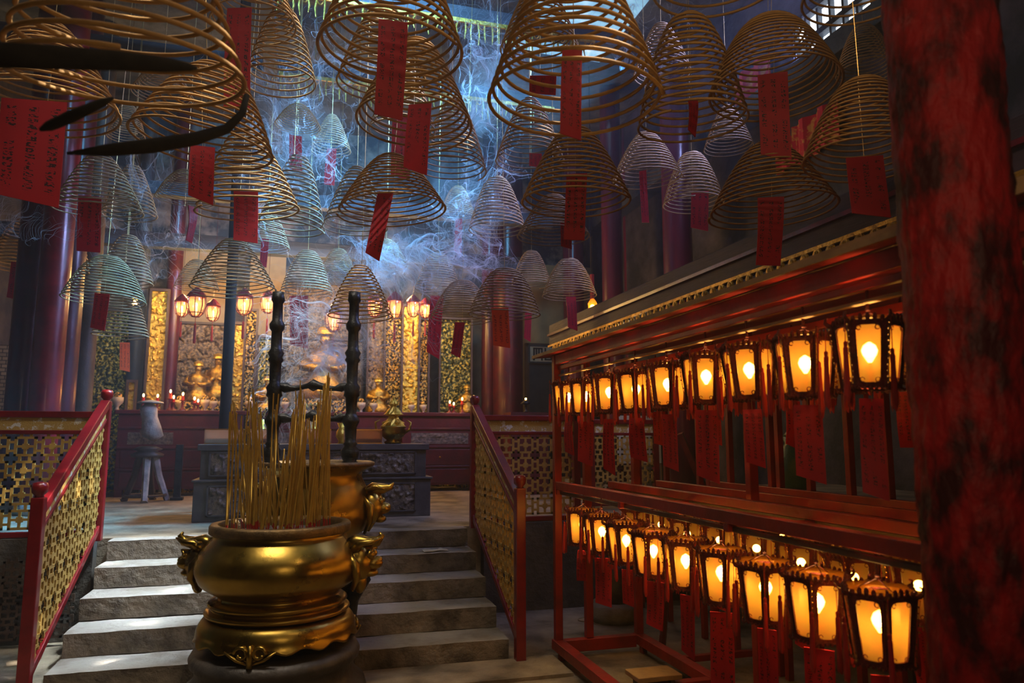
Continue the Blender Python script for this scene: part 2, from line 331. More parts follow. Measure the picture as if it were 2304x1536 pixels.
for k in range(5):
    y0 = 6.95 - 0.36 * k; z = PZ - 0.16 * k
    o = rough_box((-1.5 - 0.0 * k, y0, z - 0.155), (1.56, y0 + (0.40 if k else 0.22), z), 60, 3, 0.006, k * 7.3)
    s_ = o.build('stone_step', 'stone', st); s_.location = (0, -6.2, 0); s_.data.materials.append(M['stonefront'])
    for pl_ in s_.data.polygons: pl_.material_index = 1 if pl_.normal.y < -0.6 else 0  # front faces take the darker, browner granite
    tp = rough_box((-1.52, y0 - 0.012, z - 0.035), (1.58, y0 + (0.40 if k else 0.22), z + 0.004), 60, 2, 0.004, k * 3.1)
ml = MB(); ml.bb((-1.5, 5.52, 0.0), (1.56, 7.14, 0.14)); ml.bb((-1.5, 6.0, 0.1), (1.56, 7.14, 0.30)); ml.bb((-1.5, 6.4, 0.25), (1.56, 7.14, 0.45)); ml.bb((-1.5, 6.8, 0.4), (1.56, 7.14, 0.62))
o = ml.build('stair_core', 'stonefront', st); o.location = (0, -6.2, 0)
o = rough_box((-1.9, 5.05, 0.0), (1.9, 5.5, 0.025), 40, 4, 0.003, 4); struct(o, 'floor_slab', 'floor')

wl = MB(); wl.bb((XL - 0.2, YF, 0), (XL, YB, ZC)); struct(wl, 'wall_left', 'dirtwall')
wr = MB(); wr.bb((XR, YF, 0), (XR + 0.2, YB, 5.99)); wr.bb((XR, YF, 6.65), (XR + 0.2, YB, ZC)); wr.bb((XR, YF, 5.99), (XR + 0.2, 4.2, 6.65)); wr.bb((XR, 7.1, 5.99), (XR + 0.2, YB, 6.65)); struct(wr, 'wall_right', 'bluelitwall')
wb = MB(); wb.bb((XL, YB, 0), (XR, YB + 0.2, ZC)); struct(wb, 'wall_back', 'dirtwall')
wu = MB(); wu.bb((XL, YB - 0.03, 4.3), (XR, YB - 0.001, ZC)); struct(wu, 'wall_back_upper', 'sootpaint')
wf = MB(); wf.bb((XL, YF - 0.2, 0), (XR, YF, ZC)); struct(wf, 'wall_front', 'dirtwall')
# roof with an unseen opening and slats, added to cut the sun into patches
HX0, HX1, HY0, HY1 = 1.4, 4.9, 0.8, 6.4
ce = MB(); ce.bb((XL, YF, ZC), (HX0, YB, ZC + 0.15)); ce.bb((HX1, YF, ZC), (XR, YB, ZC + 0.15)); ce.bb((HX0, YF, ZC), (HX1, HY0, ZC + 0.15)); ce.bb((HX0, HY1, ZC), (HX1, YB, ZC + 0.15)); struct(ce, 'ceiling', 'ceil')
sl = MB()
for i in range(15): y = HY0 + 0.2 + i * (HY1 - HY0 - 0.3) / 14; sl.bb((HX0, y - 0.13, ZC + 0.02), (HX1, y + 0.13, ZC + 0.07))
for i in range(6): x = HX0 + 0.15 + i * (HX1 - HX0 - 0.3) / 5; sl.bb((x - 0.22, HY0, ZC + 0.08), (x + 0.22, HY1, ZC + 0.12))
struct(sl, 'sun_slats', 'timber')
# clerestory high in the right wall
win = MB(); win.bb((XR + 0.1, 4.2, 5.99), (XR + 0.12, 7.1, 6.65)); struct(win, 'window_2', 'daypane')
wfm = MB()
for i in range(15): y = 4.2 + i * 2.9 / 14; wfm.bb((XR + 0.02, y - 0.018, 5.99), (XR + 0.08, y + 0.018, 6.65))
for z in (5.99, 6.3, 6.65): wfm.bb((XR - 0.01, 4.1, z - 0.035), (XR + 0.09, 7.2, z + 0.035))
struct(wfm, 'window_frame', 'timber')
sk = MB(); sk.bb((2.9, 8.2, ZC - 0.03), (4.3, 10.0, ZC - 0.01)); struct(sk, 'window_3', 'skypane')

# roof timbers, each lifted out alone
def beam(a, b, lab, m='timber', name='roof_beam', grp='roof timbers'):
    o = MB(); o.bb(a, b); ob = o.build(name, m, bevel=0.01); c = tuple((a[i] + b[i]) / 2 for i in range(3))
    tag(ob, lab, 'beam', grp); return ob
for y, z, h, lab in ((8.3, 6.70, 0.2, 'blue black roof beam above the altar hall, nearest of the cross beams'), (9.9, 6.5, 0.22, 'blue black cross beam behind the gilt fringe high in the roof'),
                     (11.2, 5.1, 0.2, 'lower cross beam behind the smoke, under the fringed beam'), (12.3, 4.6, 0.24, 'cross beam close to the back wall above the altars')):
    beam((XL, y - 0.09, z), (3.9, y + 0.09, z + h), lab)
beam((5.3, 1.0, 5.68), (5.59, 13.0, 5.93), 'long roof purlin running under the bright clerestory')
beam((-0.62, 7.6, 6.4), (-0.44, 12.5, 6.58), 'dark purlin running towards the back wall left of the big coils')
for i, (y, z) in enumerate(((8.16, 6.65), (9.74, 6.45))):
    fr = MB(); fr.v = []; n = 46
    for k in range(n):
        x = -0.6 + k * 4.0 / n; L = 0.15 + 0.14 * random.random()
        fr.tube([(x + 0.012 * math.sin(k), y, z + 0.02), (x + 0.02 * math.cos(k * 3), y, z - L * 0.5), (x, y, z - L)], [0.010, 0.013, 0.005], 5)
        if k % 2: fr.tube(arc(6, lambda t: (x + 0.087 * t, y, z - 0.06 * math.sin(PI * t))), 0.008, 4)
    fr.bb((-0.65, y - 0.012, z), (3.45, y + 0.012, z + 0.05))
    o = fr.build('gilt_fringe', 'gold'); tag(o, ('gilt hanging fringe on the nearest cross beam', 'gilt hanging fringe along the highest cross beam', 'gilt hanging fringe on the beam behind the smoke')[i], 'fringe', 'gilt fringes')

# ---------------------------------------------------------------- columns
def column(px, py, Y, r, z0, lab, m='purple', h=ZC - 0.01, base=True, name='round_column', n=28, rough_=0.0):
    p = atY(px, py, Y); t = thing(name, (p.x, Y, z0), lab, 'column', 'temple columns')
    sh = MB(); nz = 40 if rough_ else 8
    def fn(rr, zz, a):
        if not rough_: return rr, zz
        q = Vector((math.cos(a) * 1.6, math.sin(a) * 1.6, zz * 2.6)); d = noise.noise(q * 3.0) + 0.6 * noise.noise(q * 7)
        return rr + rough_ * d, zz
    sh.lathe([(r, 0.12 + (h - z0 - 0.13) * i / nz) for i in range(nz + 1)], n=n, fn=fn if rough_ else None)
    sh.build('shaft', m, t, smooth=True)
    if base:
        b = MB(); b.lathe([(r * 1.35, 0), (r * 1.4, 0.05), (r * 1.25, 0.1), (r * 1.02, 0.13)], n=n); b.build('plinth', 'greystone', t, smooth=True)
    return t
column(112, 760, 9.6, 0.165, PZ, 'glossy crimson column at the left, lit by a vertical streak', 'lacq')
column(58, 760, 9.9, 0.16, PZ, 'darker red column left of the glossy crimson one', 'lacq_dark')
column(150, 760, 10.4, 0.15, PZ, 'dark red column half hidden behind the glossy crimson one', 'lacq_dark')
column(188, 830, 11.0, 0.13, PZ, 'brown stone pillar right of the red columns at the left', 'brownwood')
column(1378, 600, 10.8, 0.17, PZ, 'purple column with a white streak behind the lantern rack')
column(1420, 600, 12.0, 0.13, PZ, 'slim purple column right behind the streaked one')
column(1525, 560, 8.9, 0.2, PZ, 'thick purple column with gilt edges rising behind the rack roof')
column(1290, 600, 12.9, 0.2, PZ, 'dim purple column left of the orange lantern')
column(1143, 840, 12.75, 0.27, PZ, 'broad maroon column at the right end of the altars', 'lacq_dark')
column(1100, 840, 13.2, 0.14, PZ, 'slim maroon column beside the broad one', 'lacq_dark')
column(518, 700, 9.3, 0.062, PZ, 'thin dark post in front of the gilded niches at the left', 'ashpost')
column(383, 790, 13.1, 0.12, PZ, 'dark red column between the gilded couplet and the left niche', 'lacq_dark')
column(305, 800, 12.95, 0.12, PZ, 'near black column left of the gilded couplet', 'doorblue')
p = atd(2172, 768, 2.0)
t = thing('carved_column', (p.x, p.y, 0), 'massive rough red column close to the camera at the right edge', 'column', 'temple columns')
sh = MB()
def cf(rr, zz, a):
    q = Vector((math.cos(a) * 1.3, math.sin(a) * 1.3, zz * 2.2)); d = abs(noise.noise(q * 4.0)) - 0.25 + 0.5 * noise.noise(q * 11)
    return rr + 0.016 * d, zz
sh.lathe([(0.142, z * 4.2 / 180) for z in range(181)], n=96, fn=cf); sh.build('shaft', 'colred', t, smooth=True)
b = MB(); b.lathe([(0.2, 0), (0.2, 0.06), (0.16, 0.1)], n=32); b.build('plinth', 'greystone', t)
def panel_post(x0, x1, y, Y, lab): pass

# ---------------------------------------------------------------- railings with fretwork
def clip_build(mb, name, m, parent, planes, loc):
    bm = bmesh.new(); vs = [bm.verts.new(v) for v in mb.v]
    for f in mb.f:
        try: bm.faces.new([vs[i] for i in f])
        except ValueError: pass
    for pco, pno in planes:
        g = bm.verts[:] + bm.edges[:] + bm.faces[:]
        r = bmesh.ops.bisect_plane(bm, geom=g, plane_co=pco, plane_no=pno, clear_outer=True)
        ed = [e for e in bm.edges if e.is_boundary]
        if ed: bmesh.ops.holes_fill(bm, edges=ed, sides=8)
    me = bpy.data.meshes.new(name); bm.to_mesh(me); bm.free(); me.materials.append(M[m])
    o = bpy.data.objects.new(name, me); COL.objects.link(o); o.parent = parent; o.location = loc; return o
def fret(mb, u0, u1, z0, z1, place, U, th=0.014, bw=0.018):
    # square rings round a blossom, joined by short double bars; place(u, z) gives the box axes
    ax, cx, cz = place; nu = int((u1 - u0) / U) + 2; nz = int((z1 - z0) / U) + 2
    def bx(u, z, du, dz, t=1.0):
        if u + du / 2 < u0 or u - du / 2 > u1 or z + dz / 2 < z0 or z - dz / 2 > z1: return
        a, b2 = max(u - du / 2, u0), min(u + du / 2, u1); c, d = max(z - dz / 2, z0), min(z + dz / 2, z1)
        if ax == 'x': mb.bb((a, cx - th * t / 2, c), (b2, cx + th * t / 2, d))
        else: mb.bb((cx - th * t / 2, a, c), (cx + th * t / 2, b2, d))
    R = U * 0.36
    for i in range(nu):
        for j in range(nz):
            u = u0 + (i + 0.5) * U; z = z0 + (j + 0.5) * U
            for s in (-1, 1):
                bx(u + s * R, z, bw, 2 * R + bw); bx(u, z + s * R, 2 * R + bw, bw)
                bx(u + s * R * 0.55, z, R * 0.9, bw, 0.96); bx(u, z + s * R * 0.55, bw, R * 0.9, 0.96)
                if s > 0:
                    for q_ in (-0.5, 0.5): bx(u + U / 2, z + R * q_, U - 2 * R - bw, bw, 0.92); bx(u + R * q_, z + U / 2, bw, U - 2 * R - bw, 0.92)
            bx(u, z, R * 0.62, R * 0.62, 1.25); bx(u, z, R * 0.85, R * 0.3, 1.15); bx(u, z, R * 0.3, R * 0.85, 1.15)
def newel(parent, x, y, z0, z1, m='lacq'):
    b = MB(); b.box((x, y, (z0 + z1 - 0.1) / 2), (0.075, 0.075, z1 - 0.1 - z0)); b.build('post', m, parent, bevel=0.006)
    k = MB(); k.lathe([(0.02, z1 - 0.105), (0.03, z1 - 0.1), (0.026, z1 - 0.085), (0.046, z1 - 0.065), (0.05, z1 - 0.03), (0.042, z1 - 0.006), (0.015, z1)], (x, y, 0), 12)
    k.build('post_cap', m, parent, smooth=True)
def sloped(side, X, lab, pc):
    t = thing('stair_railing', (X, 5.45, 0), lab, 'railing', 'stair railings'); t0 = (X, 5.45, 0)
    def B(mb, nm, m, **k): o = mb.build(nm, m, t, **k); o.location = (-X, -5.45, 0); return o
    g = MB(); ya, yb = 5.49, 6.94
    zt = (1.24, 1.97); zb = (0.14, 0.87)
    for (lo, hi, w, nm, mm) in ((0, -0.075, 0.07, 'handrail', 'lacq'), (-0.155, -0.19, 0.045, 'rail', 'lacq'), (-1.1 + 0.0, -1.1 + 0.06, 0.05, 'bottom_rail', 'lacq')):
        a = MB(); vs = []
        for y, z in ((ya, zt[0]), (yb, zt[1])):
            for dx in (-w / 2, w / 2):
                for dz in (lo, hi): vs.append((X + dx, y, z + dz))
        a.add(vs, [(0, 1, 3, 2), (4, 6, 7, 5), (0, 4, 5, 1), (2, 3, 7, 6), (0, 2, 6, 4), (1, 5, 7, 3)]); B(a, nm, mm, bevel=0.006)
    a = MB(); vs = []
    for y, z in ((ya, zt[0]), (yb, zt[1])):
        for dx in (-0.012, 0.012):
            for dz in (-0.07, -0.16): vs.append((X + dx, y, z + dz))
    a.add(vs, [(0, 1, 3, 2), (4, 6, 7, 5), (0, 4, 5, 1), (2, 3, 7, 6), (0, 2, 6, 4), (1, 5, 7, 3)]); B(a, 'frieze', 'frieze')
    L = MB(); fret(L, ya, yb, 0.14, 2.0, ('y', X, 0), 0.205, th=0.016, bw=0.022)
    sl_ = (zt[1] - zt[0]) / (yb - ya); nn = Vector((0, -sl_, 1)).normalized()
    clip_build(L, 'fretwork', 'lattice', t, [(Vector((X, ya, zt[0] - 0.185)), nn), (Vector((X, ya, zt[0] - 1.045)), -nn)], (-X, -5.45, 0))
    n2 = thing('x', (0, 0, 0), None, None); bpy.data.objects.remove(n2)
    for (y, z0, z1) in ((5.45, 0.0, 1.37), (6.98, PZ + 0.0, 2.06)):
        b = MB(); b.box((0, y - 5.45, (z0 + z1 - 0.1) / 2 + 0.002), (0.075, 0.075, z1 - 0.1 - z0)); b.build('post', 'lacq', t, bevel=0.006)
        k = MB(); k.lathe([(0.02, z1 - 0.105), (0.03, z1 - 0.1), (0.026, z1 - 0.085), (0.046, z1 - 0.065), (0.05, z1 - 0.03), (0.042, z1 - 0.006), (0.015, z1)], (0, y - 5.45, 0), 12)
        k.build('post_cap', 'lacq', t, smooth=True)
sloped(-1, -1.59, 'red and gilt fretwork stair railing on the left of the steps', None)
sloped(1, 1.63, 'red and gilt fretwork stair railing on the right of the steps', None)
def straight(x0, x1, Y, lab, ends):
    xc = (x0 + x1) / 2; t = thing('platform_railing', (xc, Y, PZ), lab, 'railing', 'platform railings')
    def B(mb, nm, m, **k): o = mb.build(nm, m, t, **k); o.location = (-xc, -Y, -PZ); return o
    for z0, z1, w, nm in ((1.82, 1.875, 0.07, 'handrail'), (1.68, 1.715, 0.045, 'rail'), (0.835, 0.88, 0.05, 'bottom_rail')):
        a = MB(); a.bb((x0, Y - w / 2, z0), (x1, Y + w / 2, z1)); B(a, nm, 'lacq', bevel=0.006)
    a = MB(); a.bb((x0, Y - 0.012, 1.715), (x1, Y + 0.012, 1.82)); B(a, 'frieze', 'frieze')
    L = MB(); fret(L, x0, x1, 0.88, 1.68, ('x', Y, 0), 0.2, th=0.02, bw=0.02); B(L, 'fretwork', 'lattice')
    for x in ends:
        a = MB(); a.bb((x - 0.035, Y - 0.035, PZ + 0.031), (x + 0.035, Y + 0.035, 1.9)); B(a, 'post', 'lacq', bevel=0.006)
straight(-4.5, -1.64, 7.09, 'red and gilt fretwork railing along the left platform edge', (-4.45, -3.0))
straight(1.68, 2.75, 7.09, 'red and gilt fretwork railing along the right platform edge', (2.72,))
# dim open fretwork panel low at the left, below the platform rail
L = MB(); fret(L, -3.2, -1.7, 0.05, 0.7, ('x', 6.9, 0), 0.16); o = L.build('fretwork_screen', 'brownwood'); tag(o, 'dark brown fretwork screen against the platform wall, lower left', 'screen')

# ---------------------------------------------------------------- incense coils
def coil_mesh(name, R, H, turns, expo, tr, m, n=30, sides=5, seed=0):
    rnd = random.Random(seed); pts = []; T = int(turns * n); wob = [rnd.uniform(-1, 1) for _ in range(8)]
    for i in range(T + 1):
        t = i / T; a = 2 * PI * i / n; q = t
        r = R * (0.17 + 0.83 * q ** expo); z = H * (1 - q ** 1.12)
        r *= 1 + 0.012 * math.sin(a * 1.0 + wob[0]) * q; z += 0.012 * R / 0.4 * math.sin(a + wob[1] * 3 + 2 * t) * q
        pts.append((r * math.cos(a), r * math.sin(a), z))
    mb = MB(); mb.tube(pts, tr, sides)
    me = bpy.data.meshes.new(name); me.from_pydata(mb.v, [], mb.f); me.materials.append(M[m]); me.polygons.foreach_set('use_smooth', [True] * len(me.polygons)); return me
COILM = {}
def get_coil(kind, seed):
    k = (kind, seed)
    if k not in COILM:
        ex, tu = {'cone': (0.80, 15), 'bell': (0.62, 16), 'wide': (0.70, 13)}[kind]
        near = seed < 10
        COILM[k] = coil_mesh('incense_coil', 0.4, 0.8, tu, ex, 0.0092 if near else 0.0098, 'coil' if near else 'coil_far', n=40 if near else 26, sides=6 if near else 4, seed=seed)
    return COILM[k]
def tag_mesh(seed, m):
    rnd = random.Random(seed); mb = MB(); n = 8; uv = []; cut = rnd.choice((0.0, 0.12, -0.12, 0.08)); curl = rnd.uniform(-0.03, 0.03)
    for side in (0, 1):
        for i in range(n + 1):
            v = i / n
            for j in range(3):
                u = j / 2; x = u - 0.5; z = -v - cut * x * v
                y = curl * math.sin(v * 3 + u) + (0.004 if side else -0.004)
                mb.v.append((x, y, z)); uv.append((u, v))
    N3 = (n + 1) * 3
    for i in range(n):
        for j in range(2):
            a = i * 3 + j; mb.f.append((a, a + 1, a + 4, a + 3)); b = a + N3; mb.f.append((b + 3, b + 4, b + 1, b))
        for j in (0, 2):
            a = i * 3 + j; mb.f.append((a, a + 3, a + 3 + N3, a + N3) if j == 0 else (a + N3, a + 3 + N3, a + 3, a))
    mb.f.append((0, N3, N3 + 1, 1)); mb.f.append((1, N3 + 1, N3 + 2, 2)); e = n * 3
    mb.f.append((e, e + 1, e + 1 + N3, e + N3)); mb.f.append((e + 1, e + 2, e + 2 + N3, e + 1 + N3))
    me = bpy.data.meshes.new('paper_slip'); me.from_pydata(mb.v, [], mb.f); me.materials.append(M[m])
    ul = me.uv_layers.new(name='UVMap')
    for lp in me.loops: ul.data[lp.index].uv = uv[lp.vertex_index]
    return me
TAGM = [tag_mesh(i, 'paper') for i in range(5)] + [tag_mesh(9, 'paperorange')]
wm = MB(); wm.tube([(0, 0, 0), (0, 0, 1)], 1.0, 4); WIRE = bpy.data.meshes.new('wire'); WIRE.from_pydata(wm.v, [], wm.f); WIRE.materials.append(M['wire'])
def link(nm, me, par, loc, sc, rot=(0, 0, 0)):
    o = bpy.data.objects.new(nm, me); COL.objects.link(o); o.parent = par; o.location = loc; o.scale = sc; o.rotation_euler = rot; return o
def place_tag(par, base, top, bot, w, yaw, mi, ppos):
    pass
# cx, cy: middle of the lowest ring; w: its width; apex: y of the tip (None = out of frame, height from width); tag: (x, y top, y bottom, width)
COILS = [
 (292, 190, 500, None, 'wide', 0.80, (4, 8), None, 'huge blurred ochre coil filling the top left corner'),
 (105, 255, 300, 60, 'cone', 0.80, (-3, 0), (78, 225, 455, 130), 'large ochre coil with a broad crimson slip at the left edge'),
 (572, 60, 185, None, 'cone', 0.62, (0, 0), (540, 20, 240, 55), 'brown coil at the top, just right of the huge blurred one'),
 (632, 190, 156, 20, 'wide', 0.55, (0, 0), None, 'bluish coil under the top beam, right of the two overlapping ochre coils'),
 (456, 335, 312, 150, 'wide', 0.80, (0, 6), (457, 330, 450, 52), 'wide ochre coil with a sunlit pink slip, under the huge blurred coil'),
 (365, 215, 130, 150, 'wide', 0.55, (0, 0), None, 'small coil peeping out left behind the wide ochre coil'),
 (670, 285, 102, 236, 'wide', 0.50, (0, 0), (665, 305, 382, 27), 'small pale coil with a slip, left of the hanging cord in mid air'),
 (222, 478, 185, 352, 'cone', 0.80, (0, -4), (203, 442, 565, 46), 'brown coil with a long crimson slip, above the crimson column'),
 (292, 488, 116, 372, 'cone', 0.62, (0, 0), None, 'blue lit coil just right behind the one above the crimson column'),
 (283, 310, 80, 235, 'bell', 0.50, (0, 0), None, 'small dark coil between the two large left coils'),
 (558, 478, 225, 300, 'cone', 0.80, (0, 5), (553, 430, 545, 52), 'sunlit coil with an orange lit slip, right below the wide ochre coil'),
 (655, 520, 150, 350, 'cone', 0.70, (0, 4), None, 'brown coil whose right slope shows behind the sunlit coil'),
 (417, 450, 126, 385, 'bell', 0.55, (0, 0), (432, 465, 545, 15), 'faint coil with a narrow turned slip, under the wide ochre coil'),
 (50, 605, 128, 490, 'bell', 0.80, (0, 0), (47, 590, 675, 38), 'grey brown coil at the left edge in front of the dark column'),
 (135, 610, 115, 465, 'bell', 0.66, (0, 0), None, 'brown coil in front of the glossy crimson column'),
 (234, 678, 173, 577, 'bell', 0.80, (0, 3), (230, 660, 740, 30), 'tan coil with a dark slip, low at the left beside the columns'),
 (271, 758, 117, 655, 'bell', 0.62, (0, 0), (281, 770, 834, 20, 1), 'lowest coil at the left, with an orange slip below it'),
 (282, 640, 115, 530, 'bell', 0.62, (0, 0), None, 'dark coil right behind the tan coil by the columns'),
 (525, 655, 188, 540, 'cone', 0.80, (0, 3), None, 'brown coil hanging in front of the left altar niche'),
 (442, 650, 96, 585, 'bell', 0.55, (0, 0), None, 'dim coil left behind the one before the altar niche'),
 (690, 660, 115, 565, 'bell', 0.66, (0, 0), (672, 665, 780, 40), 'smoke veiled coil with a broad magenta slip over the altar'),
 (811, 716, 146, 598, 'cone', 0.54, (0, 2), None, 'tan coil above the rear burner frame'),
 (881, 130, 330, None, 'cone', 0.80, (0, 0), (884, 50, 262, 64), 'big ochre coil at top centre with a long scarlet slip'),
 (860, 190, 200, None, 'cone', 0.70, (0, 0), None, 'coil seen through the rings of the big top centre coil'),
 (931, 283, 262, 90, 'cone', 0.80, (0, 3), (946, 235, 386, 54), 'ochre coil with a dark red slip, below the big top centre coil'),
 (905, 300, 150, 140, 'cone', 0.60, (0, 0), (905, 252, 402, 42), 'coil inside the rings of the ochre one below top centre'),
 (884, 478, 244, 352, 'cone', 0.80, (0, 3), (868, 432, 580, 34), 'ochre coil with a narrow slip, lowest in the centre row of three'),
 (1015, 385, 160, 225, 'cone', 0.70, (0, 3), None, 'tan coil whose edge shows right of the centre row'),
 (800, 515, 145, 378, 'cone', 0.66, (0, 0), None, 'coil in shadow left behind the lowest centre one'),
 (868, 602, 98, 540, 'bell', 0.55, (0, 0), None, 'small pale coil just above the smoke over the rear burner'),
 (1292, 240, 396, None, 'cone', 0.80, (0, 0), (1288, 110, 308, 46), 'largest ochre coil, centre right, with a mottled narrow slip'),
 (1215, 120, 180, None, 'cone', 0.66, (0, 0), (1222, 170, 212, 60), 'coil seen inside the largest one'),
 (1296, 462, 250, 290, 'cone', 0.80, (0, 0), (1298, 392, 538, 46), 'ochre coil with a red slip straight below the largest one'),
 (1192, 365, 155, 225, 'cone', 0.66, (0, 0), (1205, 345, 375, 28), 'pale coil peeping out left below the largest one'),
 (1558, 285, 245, 42, 'bell', 0.70, (0, 2), (1558, 225, 300, 16), 'tall dark coil backlit by the clerestory, right of the largest one'),
 (1490, 170, 130, 55, 'cone', 0.55, (0, 0), None, 'dark coil between the largest and the tall backlit coil'),
 (1743, 210, 290, 40, 'bell', 0.80, (0, -4), (1738, 165, 348, 64), 'dark backlit coil with a broad wine red slip'),
 (1738, 480, 281, 325, 'cone', 0.80, (0, 2), (1733, 445, 598, 56), 'ochre coil with a long slip just above the rack roof'),
 (1945, 370, 265, 180, 'bell', 0.60, (0, 4), (1945, 352, 484, 78), 'ochre coil cut off by the red column at the right'),
 (1935, 0, 250, None, 'wide', 0.60, (0, 0), None, 'coil at the top edge beside the red column'),
 (1618, -35, 300, None, 'wide', 0.80, (0, 0), None, 'coil at the top edge showing only its lowest rings'),
 (1948, 165, 125, 60, 'bell', 0.62, (0, 0), None, 'blue black coil behind the top edge coil by the red column'),
 (1456, 405, 158, 300, 'cone', 0.72, (0, 0), (1446, 385, 502, 16), 'pale coil with a twisted pink slip right of the lower ochre one'),
 (1560, 463, 136, 345, 'bell', 0.66, (0, 0), (1575, 430, 516, 38), 'grey violet coil in front of the thick purple column'),
 (1245, 535, 165, 440, 'cone', 0.66, (0, 0), (1273, 500, 556, 24), 'smoke veiled coil behind the ochre one with a red slip'),
 (1118, 520, 128, 400, 'bell', 0.66, (0, 0), None, 'ghostly coil inside the thickest smoke'),
 (1040, 718, 142, 632, 'bell', 0.72, (0, 3), (1035, 725, 800, 22), 'grey coil left of the low tan coil with an orange slip'),
 (1135, 712, 165, 605, 'bell', 0.72, (0, 2), (1125, 692, 780, 38, 1), 'tan coil with an orange red slip over the right altar'),
 (1196, 642, 90, 565, 'bell', 0.55, (0, 0), (1189, 700, 765, 15), 'small coil right behind the tan one over the right altar'),
 (1281, 668, 123, 583, 'bell', 0.66, (0, 0), (1284, 668, 740, 22), 'grey coil left of the purple columns'),
 (1640, 335, 110, 240, 'cone', 0.50, (0, 0), None, 'coil half hidden between the tall backlit coil and the one above the roof'),
 (1030, 490, 80, 420, 'bell', 0.50, (0, 0), (1032, 492, 572, 16), 'faint coil with a pink slip in the central smoke'),
 (745, 340, 88, 260, 'cone', 0.50, (0, 0), (747, 335, 415, 22), 'faint coil with a dark slip against the blue haze'),
 (985, 655, 105, 570, 'bell', 0.62, (0, 0), (983, 665, 800, 30), 'dim coil with a long sunlit crimson slip before the altar'),
 (165, 560, 90, 470, 'bell', 0.55, (0, 0), None, 'dim coil right behind the crimson column'),
 (600, 560, 100, 480, 'bell', 0.55, (0, 0), (597, 535, 600, 16), 'dim coil between the sunlit coil and the smoke'),
 (760, 620, 84, 560, 'bell', 0.50, (0, 0), None, 'faint coil left of the tan one above the burner frame'),
]
for ci, (cx, cyy, w, apex, kind, D, tilt, tg, lab) in enumerate(COILS):
    d = D * F / w; p = atd(cx, cyy, d)
    if p.z > 5.2: d *= 3.55 / (p.z - EYE); D = d * w / F; p = atd(cx, cyy, d)
    H = 0.95 * D if apex is None else max(0.5 * D, min(1.6 * D, zfor(p.x, p.y, apex) - p.z))
    near = d < 6.6
    root = bpy.data.objects.new('incense_coil', get_coil(kind, (ci % 3) + (0 if near else 10))); COL.objects.link(root)
    root.location = p; root.scale = (D / 0.8, D / 0.8, H / 0.8); root.rotation_euler = (math.radians(tilt[0]), math.radians(tilt[1]), random.uniform(0, 6.28))
    rz = root.rotation_euler.z
    tag(root, lab, 'incense coil', 'spiral incense coils')
    if ci == 0: COIL0 = root
    sx, sz = D / 0.8, H / 0.8
    inv = root.matrix_basis.inverted()
    def put(nm, me, a, sc, rot=(0, 0, 0)):
        o = bpy.data.objects.new(nm, me); COL.objects.link(o); o.parent = root
        o.matrix_basis = inv @ Matrix.LocRotScale(Vector(a), Euler(rot), Vector(sc)); return o
    ztop = ZC - 0.02 if p.z + H < 6.8 else p.z + H + 0.3
    put('hanging_wire', WIRE, (p.x, p.y, p.z + H - 0.01), (0.0022, 0.0022, ztop - p.z - H))
    if tg:
        tx, t0, t1, tw = tg[:4]; dd = d
        q = atd(tx, t0, dd); zb = zfor(q.x, q.y, t1); wd = tw / F * dd
        q2 = Vector((q.x, q.y, q.z))
        yaw = -PS - math.atan((tx - CX) / F) * 0.6 + random.uniform(-0.25, 0.25)
        if wd < 0.07: yaw += 0.9; wd *= 1.6
        put('paper_slip', TAGM[5] if len(tg) > 4 else TAGM[ci % 5], q2, (wd, 1, q.z - zb), (random.uniform(-.03, .03), random.uniform(-.05, .05), yaw))
        put('slip_cord', WIRE, (p.x, p.y, q.z), (0.0015, 0.0015, max(0.02, p.z + H - q.z)))

# the charred loose end of the nearest coil and the rod lashed under it
def px_tube(pts, d, rr, nm, m, lab, cat):
    P = [atd(x, y, dd) for (x, y, dd) in pts]; q = P[0]; mb = MB(); mb.tube([a - q for a in P], rr, 8); o = mb.build(nm, m, smooth=True, loc=q)
    if cat == 'incense': o.parent = COIL0; o.matrix_parent_inverse = COIL0.matrix_basis.inverted(); o['label'] = lab
    else: tag(o, lab, cat)
    return o
px_tube([(555, 215, 2.7), (545, 255, 2.65), (510, 290, 2.6), (440, 312, 2.5), (340, 328, 2.4), (240, 338, 2.3), (150, 345, 2.25)], 0, [0.011, 0.013, 0.017, 0.022, 0.024, 0.019, 0.004], 'loose_incense_end', 'ash', 'charred loose end of incense curving under the huge blurred coil', 'incense')
px_tube([(-60, 122, 1.5), (100, 128, 1.55), (260, 136, 1.6), (370, 145, 1.65), (425, 151, 1.69), (445, 154, 1.7)], 0, [0.028, 0.027, 0.023, 0.018, 0.010, 0.003], 'timber_rod', 'ash', 'thick blurred black rod crossing the huge coil at the top left', 'rod')
px_tube([(90, 292, 2.0), (110, 284, 2.0), (160, 262, 2.0), (230, 231, 2.04), (255, 220, 2.05)], 0, [0.005, 0.014, 0.017, 0.012, 0.004], 'incense_stub', 'ash', 'short blurred black stub over the broad crimson slip', 'incense')

